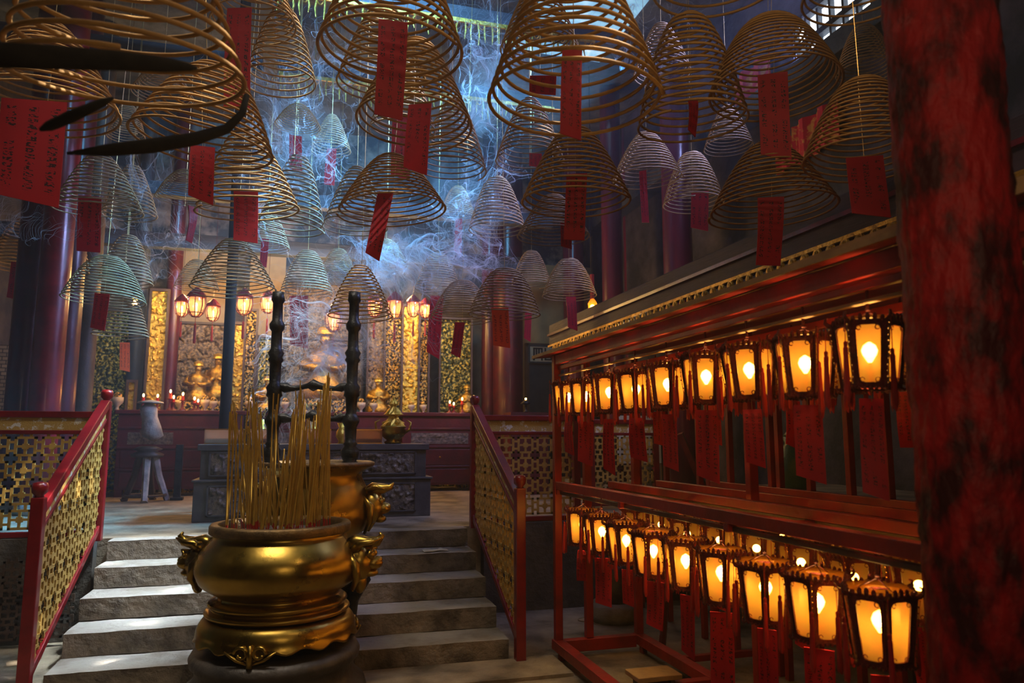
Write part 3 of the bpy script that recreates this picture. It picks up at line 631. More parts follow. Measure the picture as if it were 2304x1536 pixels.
# ---------------------------------------------------------------- hexagonal lanterns
def lantern_proto():
    t = thing('glass_lantern', (0, 0, 0), 'x', 'lantern', 'glass lanterns on the rack')
    Rt, Rb, H = 0.122, 0.094, 0.238; n = 6
    fr = MB(); gp = MB()
    def P(k, z, rr=0): a = PI / 3 * k + PI / 6; r = Rb + (Rt - Rb) * z / H + rr; return Vector((r * math.cos(a), r * math.sin(a), z))
    for k in range(6):
        a0, a1, b0, b1 = P(k, 0), P(k + 1, 0), P(k, H), P(k + 1, H)
        ex = (a1 - a0).normalized(); nrm = ((a0 + a1) / 2); nrm = Vector((nrm.x, nrm.y, 0)).normalized()
        def Q(u, v): l = a0.lerp(b0, v); r_ = a1.lerp(b1, v); return l.lerp(r_, u)
        outer = [(0, 0), (0.5, 0), (1, 0), (1, 0.5), (1, 1), (0.5, 1), (0, 1), (0, 0.5)]
        mu, mv = 0.15, 0.06; cu, cv = 0.17, 0.08
        inner = [(mu, mv + cv), (mu + cu * .3, mv + cv * .3), (mu + cu, mv), (1 - mu - cu, mv), (1 - mu - cu * .3, mv + cv * .3), (1 - mu, mv + cv), (1 - mu, 1 - mv - cv), (1 - mu - cu * .3, 1 - mv - cv * .3), (1 - mu - cu, 1 - mv), (mu + cu, 1 - mv), (mu + cu * .3, 1 - mv - cv * .3), (mu, 1 - mv - cv)]
        def outp(u, v):
            du, dv = u - 0.5, v - 0.5; s = 0.5 / max(abs(du), abs(dv)); return (0.5 + du * s, 0.5 + dv * s)
        I = [Q(*p_) for p_ in inner]; O = [Q(*outp(*p_)) for p_ in inner]; th = nrm * 0.006
        vs = [p_ + th for p_ in O] + [p_ + th for p_ in I] + [p_ - th * 0.3 for p_ in I]; m = 12; fs = []
        for i in range(m):
            j = (i + 1) % m; fs += [(i, j, m + j, m + i), (m + i, m + j, 2 * m + j, 2 * m + i)]
        fr.add(vs, fs)
        for (ca, cb) in ((0, 2), (3, 5), (6, 8), (9, 11)):   # little scrolls in the corners of each opening
            c_ = (I[ca] + I[cb]) / 2 + th; fr.tube(arc(8, lambda s: c_ + ex * 0.008 * math.cos(s * 5.5) + Vector((0, 0, 0.009 * math.sin(s * 5.5)))), 0.002, 4)
        vs = [p_ - th * 0.2 for p_ in I]; gp.add(vs, [tuple(range(12))])
        fr.cyl(P(k, -0.004, 0.004), P(k, H + 0.006, 0.006), 0.007, n=6)
        # crest along the top edge and scallops along the bottom
        for i in range(5):
            u = (i + 0.5) / 5; h = 0.012 + 0.012 * math.sin(PI * u); fr.ball(Q(u, 1) + th + Vector((0, 0, h * 0.6)), 0.009, 6, (1, 1, h / 0.011)); fr.ball(Q(u, 0) + th - Vector((0, 0, 0.007)), 0.007, 6)
        # curling horn at each top corner
        a = PI / 3 * k + PI / 6; dr = Vector((math.cos(a), math.sin(a), 0)); q = P(k, H, 0.004)
        fr.tube([q, q + dr * 0.014 + Vector((0, 0, 0.004)), q + dr * 0.026 + Vector((0, 0, 0.016)), q + dr * 0.024 + Vector((0, 0, 0.032)), q + dr * 0.014 + Vector((0, 0, 0.036))], [0.009, 0.009, 0.007, 0.005, 0.003], 6)
        q = P(k, 0, 0.004); fr.tube([q, q + dr * 0.012 - Vector((0, 0, 0.008)), q + dr * 0.02 - Vector((0, 0, 0.0)), q + dr * 0.018 + Vector((0, 0, 0.01))], [0.008, 0.007, 0.005, 0.003], 6)
    for z, r in ((0, Rb), (H, Rt)):
        pts = [P(k, z) for k in range(6)]; fr.tube(pts, 0.007, 6, closed=True)
    fr.build('frame', 'filigree', t); gp.build('glass_shade', 'amber', t)
    cp = MB(); cp.lathe([(0.04, H + 0.01), (0.08, H + 0.004), (0.115, H + 0.012), (0.117, H + 0.02), (0.08, H + 0.012), (0.04, H + 0.016)], n=18, cap=False); cp.build('top_rim', 'amber', t)
    cp = MB(); cp.lathe([(0.06, 0.001), (0.088, 0.004), (0.088, -0.001), (0.06, -0.004)], n=12, cap=False); cp.bb((-0.07, -0.008, -0.004), (0.07, 0.008, 0.001)); cp.build('bottom_plate', 'filigree', t)
    bl = MB(); bl.lathe([(0.006, 0.095), (0.012, 0.105), (0.024, 0.125), (0.029, 0.142), (0.021, 0.162), (0.004, 0.174)], n=12); bl.build('bulb', 'bulb', t, smooth=True)
    cd = MB(); cd.lathe([(0.012, 0.0), (0.010, 0.02), (0.008, 0.095)], n=8); cd.build('candle_stem', 'candle', t)
    hk = MB()
    for k in range(3):
        a = 2 * PI * k / 3; hk.cyl((0.095 * math.cos(a), 0.095 * math.sin(a), H), (0, 0, H + 0.05), 0.0022, n=5)
    hk.cyl((0, 0, H + 0.045), (0, 0, H + 0.15), 0.006, n=6); hk.ball((0, 0, H + 0.06), 0.01, 8); hk.build('hanger', 'filigree', t)
    for k in range(6):
        bd = MB(); bd.tube([P(k, H * 0.95, 0.018), P(k, H * 0.05, 0.018)], 0.0012, 4)
        for i in range(11): bd.ball(P(k, H * (0.95 - i * 0.09), 0.018 - 0.004 * math.sin(i)), 0.0042 if i % 2 else 0.003, 5)
        bd.build('bead_chain', 'bead', t)
    for k in range(6):
        a = PI / 3 * k + PI / 6; q = P(k, H, 0.03); ts = MB(); jit = random.uniform(-0.02, 0.02)
        L0 = 0.13 + jit
        ts.cyl(q + Vector((0, 0, 0.02)), q - Vector((0, 0, L0 - 0.02)), 0.0015, n=4)
        ts.lathe([(0.004, -L0 + 0.035), (0.008, -L0 + 0.03), (0.006, -L0 + 0.015), (0.009, -L0 + 0.01), (0.0085, -L0 - 0.03), (0.0105, -L0 - 0.10), (0.012, -L0 - 0.17), (0.008, -L0 - 0.185)], q, 8,
                 fn=lambda r, z, aa: (r * (1 + 0.12 * math.sin(4 * aa)), z + (0.01 * math.sin(3 * aa) if z < -L0 - 0.15 else 0)))
        ts.build('tassel', 'tassel', t)
    return t
lp = lantern_proto(); reg(lp)
kinds = ['far end of the', 'second from the far end of the', 'third from the far end of the', 'fourth from the far end of the', 'middle of the', 'fourth nearest on the', 'third nearest on the', 'second nearest on the', 'nearest on the', 'tenth on the']
def lantern(first, loc, rz, lab, power, tagdim=None, sc=1.0, lit=True):
    t = lp if first else copy_tree(lp); t.location = loc; t.rotation_euler = (random.uniform(-.03, .03), random.uniform(-.03, .03), rz); t['label'] = lab; t.scale = (sc,) * 3
    if not lit:
        for c in list(t.children):
            if c.name.split('.')[0] == 'bulb': bpy.data.objects.remove(c)
    light('lantern_glow', 'POINT', (0, 0, 0.14), power, (1.0, 0.63, 0.20), radius=0.022, parent=t)
    if tagdim:
        o = bpy.data.objects.new('paper_slip', TAGM[random.randrange(5)]); COL.objects.link(o); o.parent = t; o.location = (0, 0, -0.035 - random.uniform(0, .02)); o.scale = (tagdim[0], 1, tagdim[1]); o.rotation_euler.z = tagdim[2] - rz
        o2 = bpy.data.objects.new('slip_cord', WIRE); COL.objects.link(o2); o2.parent = t; o2.location = (0, 0, -0.05); o2.scale = (0.0015, 0.0015, 0.055)
    return t
UP = [(1280, 895, 0), (1318, 893, 14), (1370, 884, 32), (1432, 878, 18), (1503, 867, 28), (1588, 850, 38), (1688, 835, 30), (1812, 822, 26), (1955, 795, 30)]
LO = [(1310, 1183, 20), (1355, 1198, 40), (1410, 1218, 0), (1470, 1241, 5), (1543, 1264, 32), (1622, 1291, 24), (1722, 1325, 12), (1838, 1358, 4), (1980, 1400, 16)]
XR1 = 1.97; first = True; yaw0 = -PS
for row, lst, zz, nm in ((0, UP, 1.955, 'upper front row of rack lanterns'), (1, LO, 1.0, 'lower front row of rack lanterns')):
    for i, (x, y, rz) in enumerate(lst):
        q = atX(x, y, XR1)
        td = (0.085 + 0.03 * (i % 2), 0.26 + 0.05 * ((i * 7) % 3), yaw0 - 0.55 + random.uniform(-0.35, 0.35)) if (row == 0 or i not in (0, 2)) else (0.07, 0.22, yaw0 - 0.3)
        lantern(first, (XR1, q.y, q.z - 0.125), math.radians(rz * 1.3 + 8), ('glass lantern, %s %s' % (kinds[i], nm)), 4.6, td, sc=0.96); first = False
for xr, zc, nm in ((2.42, 2.0, 'upper middle row of rack lanterns'), (2.42, 1.04, 'lower middle row of rack lanterns'), (2.85, 1.06, 'lower back row of rack lanterns')):
    for i in range(8):
        yy = 4.95 - i * 0.37 + 0.12
        lantern(False, (xr, yy, zc - 0.125 + random.uniform(-.02, .02)), random.uniform(0, 1), 'red lantern, %s %s' % (kinds[i], nm), 0.8 if zc < 1.5 else 0.8, (0.08, 0.25, yaw0 + random.uniform(-1, .3)) if i % 2 else None, sc=0.92, lit=False)

# ---------------------------------------------------------------- lantern rack
YA, YZ = 1.2, 5.5     # near and far end of the rack
rk = thing('lantern_rack', (2.6, 3.4, 0), 'long red two tier timber lantern rack at the right', 'rack')
def RB(nm, m, *boxes, **k):
    mb = MB()
    for a, b in boxes: mb.bb(a, b)
    o = mb.build(nm, m, rk, bevel=k.get('bevel', 0.004)); o.location = (-2.6, -3.4, 0); return o
cmb = MB(); vs = [(1.84, YA, 2.300), (1.84, YZ + 0.25, 2.300), (3.5, YZ + 0.25, 2.42), (3.5, YA, 2.42)]
cmb.add([v for v in vs] + [(v[0], v[1], v[2] + 0.022) for v in vs], [(3, 2, 1, 0), (4, 5, 6, 7), (0, 1, 5, 4), (1, 2, 6, 5), (2, 3, 7, 6), (3, 0, 4, 7)])
o = cmb.build('roof_board', 'rackred', rk); o.location = (-2.6, -3.4, 0)
RB('roof_edge', 'tan', ((1.828, YA, 2.298), (1.84, YZ + 0.26, 2.322)), bevel=0)
RB('fascia', 'rackred', ((1.93, YA, 2.225), (1.955, YZ, 2.30)))
for x in (2.40, 2.83): RB('hanging_rail', 'rackred', ((x - 0.02, YA, 2.17), (x + 0.02, YZ, 2.21)))
RB('hanging_rail', 'rackred', ((1.955, YA, 2.185), (1.99, YZ, 2.215)))
RB('hanging_rail', 'tan', ((1.958, YA, 2.135), (1.985, YZ, 2.15)))
for x, z0, z1, mm in ((1.95, 1.255, 1.315, 'rackred'), (2.40, 1.26, 1.31, 'rackred'), (2.82, 1.26, 1.31, 'rackred'), (3.3, 1.25, 1.30, 'rackred')):
    RB('shelf_rail', mm, ((x - 0.025, YA, z0), (x + 0.025, YZ, z1)))
RB('hanging_rail', 'brownwood', ((1.955, YA, 1.215), (1.985, YZ, 1.24)))
for x in (2.42, 2.85): RB('hanging_rail', 'brownwood', ((x - 0.012, YA, 1.235), (x + 0.012, YZ, 1.255)))
for y in (YZ - 0.03, 4.3, 3.1, 1.9): RB('cross_rail', 'rackred', ((1.93, y - 0.02, 1.215), (3.33, y + 0.02, 1.255)))
for x, y in ((1.95, YZ), (2.2, YZ), (2.62, YZ), (3.3, YZ), (2.62, 3.9), (2.62, 2.4)):
    RB('post', 'rackred', ((x - 0.029, y - 0.027, 0.13), (x + 0.029, y + 0.027, 2.3)))
for x, yb in ((1438, 1076), (1500, 1080), (1575, 1087), (1645, 1094), (1738, 1099), (1757, 1099), (1826, 1108), (1917, 1120), (2004, 1130)):
    q = atX(x, yb, 3.3); RB('post', 'rackred', ((3.278, q.y - 0.022, 0.0), (3.322, q.y + 0.022, 2.40)))
RB('base_rail', 'rackred', ((1.905, YA, 0.06), (1.99, YZ + 0.03, 0.131)))
RB('base_rail', 'rackred', ((2.58, YA, 0.06), (2.66, YZ + 0.03, 0.131)))
for y in (YZ, 4.4, 3.3, 2.2): RB('base_cross_rail', 'rackred', ((1.99, y - 0.04, 0.04), (2.58, y + 0.03, 0.128)))
RB('base_cross_rail', 'rackred', ((2.65, YZ - 0.6, 0.068), (3.3, YZ - 0.55, 0.11)))
RB('foot', 'rackred', ((1.93, YZ - 0.1, 0), (1.97, YZ - 0.04, 0.07))); RB('foot', 'rackred', ((2.6, YZ - 0.1, 0), (2.64, YZ - 0.04, 0.07))); RB('foot', 'rackred', ((1.93, 3, 0), (1.97, 3.06, 0.07))); RB('foot', 'rackred', ((2.6, 3, 0), (2.64, 3.06, 0.07)))
pl = MB(); q = atz(1470, 1505, 0.2); pl.box((0, 0, 0.17), (0.30, 0.20, 0.03), 0.1)
s_ = thing('plank_stool', (q.x, q.y, 0), 'low stool of one worn plank between the rack base rails', 'stool', rz=-0.1)
pl.build('seat', 'tan', s_, bevel=0.004)
for x in (-0.1, 0.1):
    lg = MB(); lg.box((x, 0, 0.078), (0.025, 0.14, 0.155)); lg.build('leg', 'brownwood', s_)
fb = MB(); a = atX(1690, 652, 1.95); b_ = atX(2030, 548, 1.95)
vs = [(1.86, 1.3, 2.325), (1.86, 3.0, 2.325), (2.5, 3.1, 2.375), (2.5, 1.3, 2.375), (1.86, 1.3, 2.36), (1.86, 2.9, 2.33), (2.5, 3.0, 2.385), (2.5, 1.3, 2.46)]
fb.add(vs, [(3, 2, 1, 0), (4, 5, 6, 7), (0, 1, 5, 4), (1, 2, 6, 5), (2, 3, 7, 6), (3, 0, 4, 7)]); o = fb.build('folded_board', 'tan'); tag(o, 'sagging tan cardboard sheet lying on the rack roof by the column', 'board')

# gilt fringed valance running towards the camera above the rack
vl = thing('fringed_valance', (3.3, 6, 3.0), 'dark timber valance with a gilt leaf fringe above the rack roof', 'valance')
A = atX(1565, 672, 3.3); B = atX(1995, 515, 3.3); zv = (A.z + B.z) / 2
m1 = MB(); m1.bb((0, -4.4, zv - 3 + 0.03), (0.06, 3.6, zv - 3 + 0.34)); m1.build('board', 'violettimber', vl, bevel=0.01)
m2 = MB()
for i in range(60):
    y = -4.3 + i * 0.13; m2.ball((-0.012, y, zv - 3 - 0.005), 0.05, 8, (0.22, 1, 1.0)); m2.ball((-0.022, y, zv - 3 - 0.005), 0.024, 6, (0.4, 1, 1.2))
m2.bb((-0.02, -4.4, zv - 3 + 0.03), (0.0, 3.6, zv - 3 + 0.055)); m2.build('leaf_fringe', 'gold', vl)
m3 = MB(); m3.bb((-0.03, -4.4, zv - 3 + 0.18), (0.0, 3.6, zv - 3 + 0.21)); m3.build('moulding', 'purple', vl)

# ---------------------------------------------------------------- brass burners
CP = atz(620, 1176, 1.16); 
def cz(p, k=0.84): return [(a, 1.14 - (1.14 - b) * k) for a, b in p]
def brass_burner(loc, sc, lab, rimz, frame=False, rz=0.0):
    t = thing('incense_burner', loc, lab, 'incense burner', 'brass incense burners', rz)
    body = MB(); prof = [(0.33, .565), (0.37, .572), (0.385, .588), (0.38, .603), (0.35, .612), (0.348, .622), (0.365, .634), (0.37, .65), (0.355, .664), (0.325, .678), (0.325, .70), (0.36, .725), (0.41, .765), (0.437, .82), (.445, .87), (.435, .93), (.41, .98), (.375, 1.03), (.355, 1.06), (.355, 1.085)]
    body.lathe(cz(spl(prof)), n=80, cap=False); body.build('body', 'brass', t, smooth=True)
    rim = MB(); rim.lathe([(0.345, 1.085), (0.372, 1.088), (0.380, 1.095), (0.380, 1.13), (0.372, 1.14), (0.335, 1.14), (0.325, 1.12), (0.32, 1.06)], n=64, cap=False); rim.build('rim', 'brassworn', t, smooth=True)
    ash = MB(); ash.lathe([(0.332, 1.085), (0.25, 1.092), (0.12, 1.10), (0.001, 1.098)], n=40, fn=lambda r, z, a: (r, z + 0.008 * noise.noise(Vector((r * 9 * math.cos(a), r * 9 * math.sin(a), 1)))), cap=False); ash.build('ash_bed', 'ashbed', t, smooth=True)
    # flared foot with a scalloped lip and scroll feet
    def ff(r, z, a):
        if z < 0.575: k = math.cos(3 * (a + PI / 2)); w = math.cos(15 * (a + PI / 2)); return r + 0.006 * w, z - 0.022 * (0.5 + 0.5 * w) - 0.025 * max(0, k) ** 6
        return r, z
    ft = MB(); ft.lathe(cz([(0.33, 0.568), (0.375, 0.562), (0.392, 0.55), (0.405, 0.53), (0.416, 0.505), (0.42, 0.48), (0.42, 0.455), (0.427, 0.447), (0.42, 0.438), (0.40, 0.44), (0.40, 0.46), (0.37, 0.52), (0.3, 0.545)]), n=108, fn=ff, cap=False); ft.build('scalloped_foot', 'brass', t, smooth=True)
    for k in range(3):
        a = 2 * PI * k / 3 - PI / 2 + (0.0); c = Vector((0.428 * math.cos(a), 0.428 * math.sin(a), 0.53)); tg = Vector((-math.sin(a), math.cos(a), 0)); sg = MB()
        for s in (-1, 1):
            sg.tube(arc(14, lambda u: c + tg * (s * (0.045 + 0.035 * math.cos(u * 6.0) * (1 - 0.5 * u))) + Vector((0, 0, 0.02 + 0.035 * math.sin(u * 6.0) * (1 - 0.5 * u)))), 0.010, 6)
            sg.tube([c + tg * s * 0.13 + Vector((0, 0, 0.03)), c + tg * s * 0.07 - Vector((0, 0, 0.01)), c - Vector((0, 0, 0.035))], [0.005, 0.009, 0.007], 6)
        sg.cyl(c + Vector((0, 0, 0.06)), c - Vector((0, 0, 0.045)), 0.014, 0.018, 8); sg.build('scroll_foot', 'brass', t, smooth=True)
    # lion mask handles
    for s in (-1, 1):
        h = MB()
        def L(x, y, z): return (s * (0.40 + x), y, 0.87 + z * 0.88)
        h.ball(L(0.04, 0, 0.06), 0.09, 16, (0.95, 1.05, 1.15)); h.ball(L(0.115, 0, 0.055), 0.052, 14, (1.1, 1.0, 0.75)); h.ball(L(0.145, 0, 0.075), 0.026, 10, (1, 1.3, 0.8))
        h.ball(L(0.10, 0, -0.005), 0.045, 12, (1.1, 1.0, 0.5)); h.ball(L(0.05, 0, -0.06), 0.05, 10, (0.7, 0.9, 1.3))
        for q in (-1, 1):
            h.ball(L(0.11, q * 0.04, 0.11), 0.024, 10); h.tube([L(0.09, q * 0.03, 0.13), L(0.12, q * 0.065, 0.14), L(0.10, q * 0.09, 0.11)], [0.012, 0.012, 0.006], 6)
            h.tube([L(0.0, q * 0.08, 0.12), L(0.04, q * 0.11, 0.06), L(0.05, q * 0.10, -0.02), L(0.02, q * 0.07, -0.10)], [0.022, 0.026, 0.022, 0.01], 8)
            h.tube([L(0.02, q * 0.05, 0.14), L(0.06, q * 0.07, 0.185), L(0.12, q * 0.06, 0.19), L(0.17, q * 0.04, 0.215)], [0.03, 0.022, 0.018, 0.005], 8)
        h.tube([L(-0.03, 0, 0.15), L(0.03, 0, 0.185), L(0.09, 0, 0.175), L(0.14, 0, 0.185), L(0.165, 0, 0.225), L(0.15, 0, 0.245)], [0.045, 0.042, 0.034, 0.026, 0.016, 0.006], 10)
        h.build('lion_handle', 'brass', t, smooth=True)
    if frame:
        ped = MB(); ped.lathe([(0.30, 0), (0.34, 0.04), (0.30, 0.1), (0.2, 0.16), (0.19, 0.2)], n=24); ped.build('pedestal', 'blackstone', t, smooth=True)
    else:
        base = MB(); base.lathe([(0.52, 0), (0.52, .05), (0.48, .07), (0.46, .13), (.475, .18), (.49, .24), (.475, .29), (.43, .325), (.415, .36), (.42, .40), (.445, .42), (.45, .45), (.43, .482), (.3, .489), (.001, .489)], n=64, fn=lambda r, z, a: (r * (1 + 0.01 * noise.noise(Vector((math.cos(a) * 3, math.sin(a) * 3, z * 8)))), z)); base.build('stone_pedestal', 'blackstone', t, smooth=True)
    t.scale = (sc,) * 3; return t
c1 = atz(634, 1174, 1.17); t1 = brass_burner((c1.x, c1.y, 0), 1.17 / 1.14, 'front brass incense burner full of joss sticks, on a black stone base', 1.17, rz=-PS)
e = bpy.data.objects.new('x', None)
c2 = atd(712, 1040, 5.0)
t2 = thing('incense_burner', (c2.x, c2.y, 0), 'rear brass incense burner with a black bronze frame standing on its rim', 'incense burner', 'brass incense burners', -PS)
rz2 = c2.z
b = MB(); b.lathe([(0.17, 0.86), (0.20, 0.87), (0.205, 0.90), (0.18, 0.93), (0.20, 0.96), (0.28, 0.99), (0.345, 1.04), (0.375, 1.11), (0.378, 1.17), (0.365, 1.25), (0.335, 1.33), (0.305, 1.39), (0.31, 1.42), (0.37, rz2 - 0.035), (0.385, rz2 - 0.015)], n=72, cap=False); b.build('body', 'brass', t2, smooth=True)
b = MB(); b.lathe([(0.37, rz2 - 0.03), (0.39, rz2 - 0.02), (0.39, rz2), (0.37, rz2 + 0.008), (0.33, rz2), (0.32, rz2 - 0.06)], n=64, cap=False); b.build('rim', 'brassworn', t2, smooth=True)
b = MB(); b.lathe([(0.322, rz2 - 0.04), (0.001, rz2 - 0.03)], n=32, cap=False); b.build('ash_bed', 'ashbed', t2)
for s in (-1, 1):
    h = MB()
    def L(x, y, z): return (s * (0.34 + x), y, 1.16 + z)
    h.ball(L(0.05, 0, 0.03), 0.085, 16, (0.95, 1.1, 1.3)); h.ball(L(0.12, 0, 0.02), 0.05, 12, (1.1, 1, 0.8)); h.ball(L(0.10, 0, -0.05), 0.045, 10, (1, 1, 0.6)); h.ball(L(0.15, 0, 0.03), 0.025, 8)
    h.tube([L(0.0, 0, 0.10), L(0.06, 0, 0.15), L(0.12, 0, 0.15), L(0.17, 0, 0.16), L(0.19, 0, 0.19)], [0.05, 0.045, 0.034, 0.02, 0.006], 10)
    for q in (-1, 1):
        h.tube([L(0.0, q * 0.08, 0.10), L(0.06, q * 0.1, 0.04), L(0.05, q * 0.09, -0.06), L(0.01, q * 0.06, -0.14)], [0.02, 0.025, 0.02, 0.01], 8); h.ball(L(0.11, q * 0.04, 0.07), 0.02, 8)
        h.tube([L(0.03, q * 0.05, 0.14), L(0.09, q * 0.08, 0.165), L(0.14, q * 0.07, 0.15)], [0.02, 0.016, 0.006], 6)
    h.build('lion_handle', 'brass', t2, smooth=True)
b = MB(); b.lathe([(0.36, 0.0), (0.36, 0.06), (0.31, 0.09), (0.27, 0.12), (0.25, 0.30), (0.26, 0.55), (0.30, 0.66), (0.35, 0.70), (0.35, 0.76), (0.31, 0.79), (0.22, 0.82), (0.18, 0.86)], n=6); b.build('pedestal', 'bronze', t2, bevel=0.008)
for k in range(3):
    a = 2 * PI * k / 3 - 0.25; dr = Vector((math.cos(a), math.sin(a), 0))
    b = MB(); b.tube([dr * 0.30 + Vector((0, 0, 0.02)), dr * 0.27 + Vector((0, 0, 0.3)), dr * 0.29 + Vector((0, 0, 0.6)), dr * 0.36 + Vector((0, 0, 0.74)), dr * 0.34 + Vector((0, 0, 0.84))], [0.05, 0.035, 0.045, 0.06, 0.03], 8); b.build('leg', 'bronze', t2, smooth=True)
wpost = 176 / F * 5.0 / 2
turn = [(0.05, 0), (0.065, 0.015), (0.045, 0.03), (0.06, 0.06), (0.065, 0.10), (0.04, 0.13), (0.05, 0.145), (0.038, 0.16), (0.042, 0.26), (0.058, 0.29), (0.06, 0.31), (0.042, 0.34), (0.036, 0.36), (0.042, 0.46), (0.056, 0.475), (0.05, 0.50), (0.058, 0.53), (0.038, 0.56), (0.04, 0.70), (0.054, 0.72), (0.044, 0.74), (0.056, 0.77), (0.038, 0.80), (0.036, 0.92), (0.05, 0.94), (0.054, 0.97), (0.036, 1.0), (0.034, 1.12), (0.046, 1.14), (0.04, 1.2)]
for s in (-1, 1):
    b = MB(); b.lathe(turn, (s * wpost - 0.04, 0.0, rz2 - 0.02), 14); b.build('frame_post', 'bronze', t2, smooth=True)
for z in (0.325, 0.535):
    b = MB(); b.tube(arc(15, lambda u: (wpost * (2 * u - 1) - 0.04, 0, rz2 - 0.02 + z + 0.012 * math.cos((u - 0.5) * 12))), [0.021 + 0.020 * (1 if abs(i - 7) < 1 else 0.6 if i in (2, 12) else 0) + 0.004 * math.sin(i) for i in range(15)], 8); b.build('frame_bar', 'bronze', t2, smooth=True)
# joss sticks, each its own
STK = []
for v in range(4):
    mb = MB(); mb.cyl((0, 0, 0), (0, 0, 0.09), 0.0022, n=6); r = MB(); r.cyl((0, 0, 0.085), (0.004 * (v - 1.5), 0, 1.0), 0.0042, 0.0036, n=6)
    me = bpy.data.meshes.new('joss_stick'); me.from_pydata(r.v, [], r.f); me.materials.append(M['stick'] if 'stick' in M else M['coil'])
    me2 = bpy.data.meshes.new('stick_end'); me2.from_pydata(mb.v, [], mb.f); me2.materials.append(M['candle']); STK.append((me, me2))
M['stick'] = mat('yellow joss incense', (0.62, 0.38, 0.06), (0.45, 0.26, 0.04), 0.6, scale=8)
for me, _ in STK: me.materials[0] = M['stick']
cl = [(520, 900, 6), (530, 905, 4), (545, 935, 5), (558, 960, 6), (572, 875, 8), (565, 880, 4), (583, 905, 5), (612, 985, 6), (622, 885, 4), (640, 1010, 6), (655, 920, 4), (662, 905, 7), (672, 855, 8), (680, 885, 5), (690, 940, 7), (700, 960, 6), (712, 900, 6), (735, 838, 8), (730, 860, 5), (742, 845, 4), (600, 1050, 12), (650, 1060, 10), (560, 1000, 8), (700, 1020, 6)]
nst = 0
for (x, ytop, n) in cl:
    for k in range(n):
        xb = 620 + (x - 620) * 0.93 + random.uniform(-13, 13) - (14 if x > 725 else 0); fr_ = random.uniform(-0.20, 0.20); yt = ytop + random.uniform(0, 45) * (k > 0)
        base = atd(xb, 1165, 1.0); dd0 = c1.y
        cc = Vector((c1.x, c1.y, 1.115)); g = cc + rt * ((xb - 632) / F * (cc - E0).dot(fw)) + Vector((math.sin(PS), math.cos(PS), 0)) * fr_
        if (g - cc).length > 0.30: g = cc + (g - cc).normalized() * 0.30
        dpt = (g - E0).dot(fw); top = atd(x + random.uniform(-6, 6), yt, dpt + random.uniform(-0.03, 0.03))
        v = top - g; o = bpy.data.objects.new('joss_stick', STK[nst % 4][0]); COL.objects.link(o); o.location = g
        o.rotation_euler = v.to_track_quat('Z', 'Y').to_euler(); o.scale = (1, 1, v.length)
        tag(o, 'thin yellow joss stick standing in the %s of the front burner' % ('left half' if x < 612 else 'middle' if x < 690 else 'right end'), 'joss stick', 'joss sticks in the front burner, %s' % ('left half' if x < 612 else 'middle' if x < 690 else 'right end'))
        o2 = bpy.data.objects.new('stick_end', STK[nst % 4][1]); COL.objects.link(o2); o2.parent = o; o2.scale = (1, 1, 1); nst += 1

# ---------------------------------------------------------------- incense table and what stands on it
tx0, tx1 = -1.02, 1.42; TY = 8.2
tb = thing('altar_table', (0.2, 8.6, PZ), 'grey two tier carved altar table behind the brass burners', 'table')
def TBX(nm, m, *bx, **k):
    mb = MB()
    for a, b in bx: mb.bb(a, b)
    o = mb.build(nm, m, tb, bevel=k.get('bevel', 0.006)); o.location = (-0.2, -8.6, -PZ); return o
TBX('lower_case', 'tablegrey', ((tx0, TY, PZ), (tx1, 9.1, PZ + 0.40)))
TBX('ledge', 'tablegrey', ((tx0 - 0.02, TY - 0.02, PZ + 0.40), (tx1 + 0.02, 9.12, PZ + 0.425)))
TBX('upper_case', 'tablegrey', ((tx0 + 0.05, TY + 0.04, PZ + 0.425), (tx1 - 0.05, 9.06, PZ + 0.72)))
TBX('table_top', 'tablegrey', ((tx0 + 0.02, TY + 0.01, PZ + 0.72), (tx1 - 0.02, 9.1, PZ + 0.785)))
def relief(x0, x1, z0, z1, y, amp, m, par, off, nm='carved_panel', seed=0, fr=14.0, nx=50, nz=None, th=0.02):
    nz = nz or max(6, int(nx * (z1 - z0) / (x1 - x0))); mb = MB()
    for j in range(nz + 1):
        for i in range(nx + 1):
            x = x0 + (x1 - x0) * i / nx; z = z0 + (z1 - z0) * j / nz; e_ = min(i, j, nx - i, nz - j)
            q = Vector((x * fr + seed, 0, z * fr)); d = max(0, noise.noise(q) + 0.5 * noise.noise(q * 2.1)) if e_ > 0 else 0
            mb.v.append((x, y - amp * d, z))
    for j in range(nz):
        for i in range(nx): a = j * (nx + 1) + i; mb.f.append((a, a + 1, a + nx + 2, a + nx + 1))
    mb.bb((x0, y + 0.001, z0), (x1, y + th, z1))
    o = mb.build(nm, m, par, smooth=False); o.location = off; return o
for (a, b_) in ((tx0 + 0.15, tx0 + 0.75), (-0.15, 0.55), (tx1 - 0.78, tx1 - 0.18)):
    relief(a, b_, PZ + 0.07, PZ + 0.35, TY - 0.012, 0.03, 'relief', tb, (-0.2, -8.6, -PZ), seed=a, th=0.011)
    relief(a, b_, PZ + 0.47, PZ + 0.69, TY + 0.028, 0.03, 'relief', tb, (-0.2, -8.6, -PZ), seed=a + 3, th=0.011)
    for zz in ((PZ + 0.055, PZ + 0.365, TY - 0.02), (PZ + 0.455, PZ + 0.705, TY + 0.02)):
        TBX('panel_border', 'tablegrey', ((a - 0.02, zz[2], zz[0]), (b_ + 0.02, zz[2] + 0.02, zz[0] + 0.015)), ((a - 0.02, zz[2], zz[1] - 0.015), (b_ + 0.02, zz[2] + 0.02, zz[1])), ((a - 0.02, zz[2], zz[0]), (a, zz[2] + 0.02, zz[1])), ((b_, zz[2], zz[0]), (b_ + 0.02, zz[2] + 0.02, zz[1])), bevel=0.002)
ZT = PZ + 0.785
